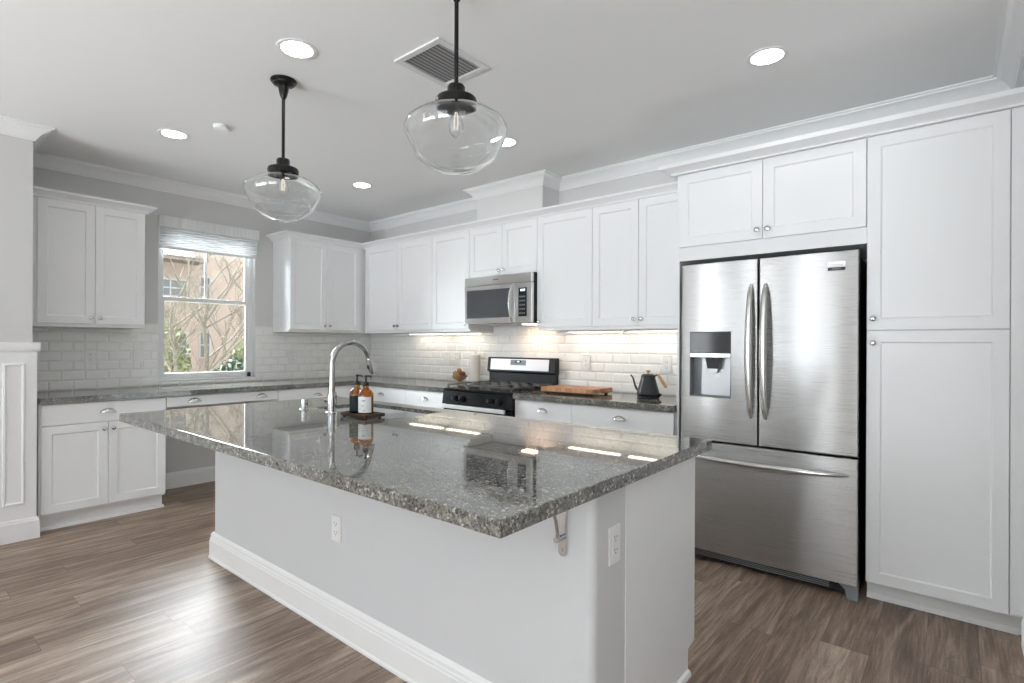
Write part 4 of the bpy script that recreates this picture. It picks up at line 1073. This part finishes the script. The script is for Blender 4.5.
# under-cabinet strips
def strip(x0, x1, label):
    t = thing('under_cabinet_light', label, 'under-cabinet light', ((x0 + x1) / 2, -.105, 1.4045))
    L_ = (x1 - x0) / 2
    bm = B(); box(bm, -L_, L_, -.034, .034, -.012, -.0005, .002); obj('housing', bm, 'plate', t)
    bm = B(); box(bm, -L_ + .01, L_ - .01, -.026, .026, -.0145, -.0122, .0004, 1); obj('lens', bm, 'strip', t)
strip(.86, 1.36, 'lit under-cabinet strip light below two-door cabinet by the corner')
strip(1.42, 1.86, 'lit under-cabinet strip light just left of the microwave')
strip(2.86, 3.34, 'lit under-cabinet strip light just right of the microwave')
strip(3.40, 3.88, 'lit under-cabinet strip light above the kettle')

# ------------------------------------------------------------------ outside
bm = B(); box(bm, -40, -.4, -25, 40, -.5, -.3); struct('ground', bm, 'ground', 'planted ground outside the window', 'ground')
def facade(name, label, x, y0, y1, z1, wins, mat, roof=None, depth=6):
    t = thing(name, label, 'building', (x, 0, -.3))
    bm = B(); box(bm, -depth, 0, y0, y1, 0, z1 + .3); obj('wall', bm, mat, t)
    for (a, b, c, d) in wins:
        bm = B(); frame_(bm, a, b, c + .3, d + .3); w_ = obj('window', bm, 'wframe', t)
        bm = B(); box(bm, .004, .012, a + .05, b - .05, c + .35, d + .25); obj('pane', bm, 'wglass', w_)
    if roof:
        bm = B(); box(bm, -depth - .5, .75, y0 - .5, y1 + roof[2], z1 + .3 + roof[0], z1 + .3 + roof[0] + roof[1])
        prism(bm, [(.8, z1 + .3 + roof[0] + roof[1]), (-depth / 2, z1 + .3 + roof[0] + roof[1] + .5), (-depth - .5, z1 + .3 + roof[0] + roof[1])], 'Y', y0 - .5, y1 + roof[2])
        obj('roof', bm, 'rooft', t)
    return t
def frame_(bm, a, b, c, d):
    w = .05
    box(bm, .001, .05, a, a + w, c, d); box(bm, .001, .05, b - w, b, c, d); box(bm, .001, .05, a + w, b - w, c, c + w); box(bm, .001, .05, a + w, b - w, d - w, d)
    m = (a + b) / 2; box(bm, .001, .04, m - .02, m + .02, c + w, d - w); h = (c + d) / 2; box(bm, .001, .04, a + w, b - w, h - .02, h + .02)
# prism axis 'Y' takes (x, z)
facade('apartment_building', 'peach stucco apartment building seen through the kitchen window', -13.0, 2.86, 11.0, 4.6,
       [(2.98, 3.34, 2.72, 3.42), (2.98, 3.34, .80, 1.66), (6.2, 7.2, .8, 1.9), (6.2, 7.2, 2.7, 3.6)], 'peach')
facade('apartment_building', 'lower stucco wing with dark eave at left beyond the window', -12.6, -8.0, 2.84, 3.70,
       [(1.55, 2.52, 2.66, 3.22), (1.55, 2.52, .74, 1.62), (-1.2, 0, .74, 1.7)], 'peach', (0, .10, -.02))
def branch(bm, p, d, L_, r, depth, rnd):
    n = 4; pts = [p]; dd = d.copy()
    for i in range(n):
        dd = (dd + Vector((rnd.uniform(-.16, .16), rnd.uniform(-.16, .16), rnd.uniform(-.03, .10)))).normalized(); pts.append(pts[-1] + dd * L_ / n)
    tube(bm, pts, [r * (1 - .45 * i / n) for i in range(n + 1)], 6 if depth > 1 else 4, cap=False)
    if depth <= 0: return
    for k in range(rnd.choice((3, 3, 4)) if depth > 1 else 3):
        s = rnd.uniform(.35, 1.0); i = min(n - 1, int(s * n)); q = pts[i].lerp(pts[i + 1], s * n - i if s * n - i <= 1 else 1)
        a = rnd.uniform(0, 2 * PI); side = Vector((math.cos(a) * .6, math.sin(a), rnd.uniform(.2, .8))).normalized()
        branch(bm, q, (dd * .75 + side * .8).normalized(), L_ * rnd.uniform(.5, .75), r * .52, depth - 1, rnd)
def tree(loc, h, r, seed, mat, label, depth=4):
    rnd = random.Random(seed); t = thing('bare_tree', label, 'tree', loc, 0, 'bare trees outside the window')
    bm = B(); pts = [Vector((0, 0, 0))]
    for i in range(1, 7): pts.append(Vector((rnd.uniform(-.05, .05), rnd.uniform(-.07, .07), h * i / 6)))
    tube(bm, pts, [r * (1 - .6 * i / 6) for i in range(7)], 8); obj('trunk', bm, mat, t, 60)
    bm = B()
    for k in range(12):
        s = rnd.uniform(.22, .98); i = min(5, int(s * 6)); q = pts[i].lerp(pts[i + 1], s * 6 - i)
        a = rnd.uniform(0, 2 * PI); d = Vector((math.cos(a) * .5, math.sin(a), rnd.uniform(.35, 1.1))).normalized()
        branch(bm, q, d, h * .36, r * .36, depth - 1, rnd)
    obj('branches', bm, mat, t, 60)
tree((-7.2, .97, -.3), 3.8, .058, 3, 'bark', 'pale bare tree in the middle of the window view')
tree((-10.4, .75, -.3), 2.7, .05, 11, 'bark2', 'brown bare tree behind the pale tree at left of window view')
tree((-9.6, 3.6, -.3), 2.9, .05, 5, 'bark2', 'slender brown bare tree at right of window view')
tree((-5.2, -.35, -.3), 2.3, .045, 21, 'bark', 'low twiggy pale tree at lower left of window view')
def shrub(loc, rx, ry, rz_, n, seed, mat, label):
    rnd = random.Random(seed); t = thing('shrub', label, 'shrub', loc, 0, 'shrubs outside the window')
    bm = B()
    for i in range(n):
        a, b = rnd.uniform(0, 2 * PI), math.acos(rnd.uniform(-.3, 1)); k = rnd.uniform(.6, 1)
        c = Vector((rx * k * math.sin(b) * math.cos(a), ry * k * math.sin(b) * math.sin(a), rz_ * (.45 + .55 * k * math.cos(b))))
        u = Vector((rnd.gauss(0, 1), rnd.gauss(0, 1), rnd.gauss(0, 1))).normalized(); w = u.orthogonal().normalized(); L_ = rnd.uniform(.05, .10)
        q = w.cross(u)
        vs = [bm.verts.new(c + v) for v in (u * L_, w * L_ * .4 + q * .008, -u * L_, -w * L_ * .4 + q * .008)]
        bm.faces.new(vs)
    obj('foliage', bm, mat, t, 0)
    bm = B()
    for k in range(5):
        a = 2 * PI * k / 5; tube(bm, [(0, 0, 0), (rx * .3 * math.cos(a), ry * .3 * math.sin(a), rz_ * .4), (rx * .55 * math.cos(a), ry * .55 * math.sin(a), rz_ * .75)], [.02, .014, .006], 5)
    obj('stems', bm, 'bark2', t)
shrub((-7.6, 1.75, -.3), .45, .55, 1.25, 900, 2, 'leaf', 'dark green shrub at lower right of window view')
shrub((-8.6, 2.55, -.3), .5, .55, 1.75, 800, 4, 'leaf2', 'olive shrub beside the dark green one at right')
shrub((-6.9, -.05, -.3), .5, .55, 1.0, 800, 6, 'leaf', 'dark shrub at lower left of window view')
shrub((-8.6, .55, -.3), .6, .6, 2.2, 900, 8, 'leaf2', 'tall olive shrub at left of window view')
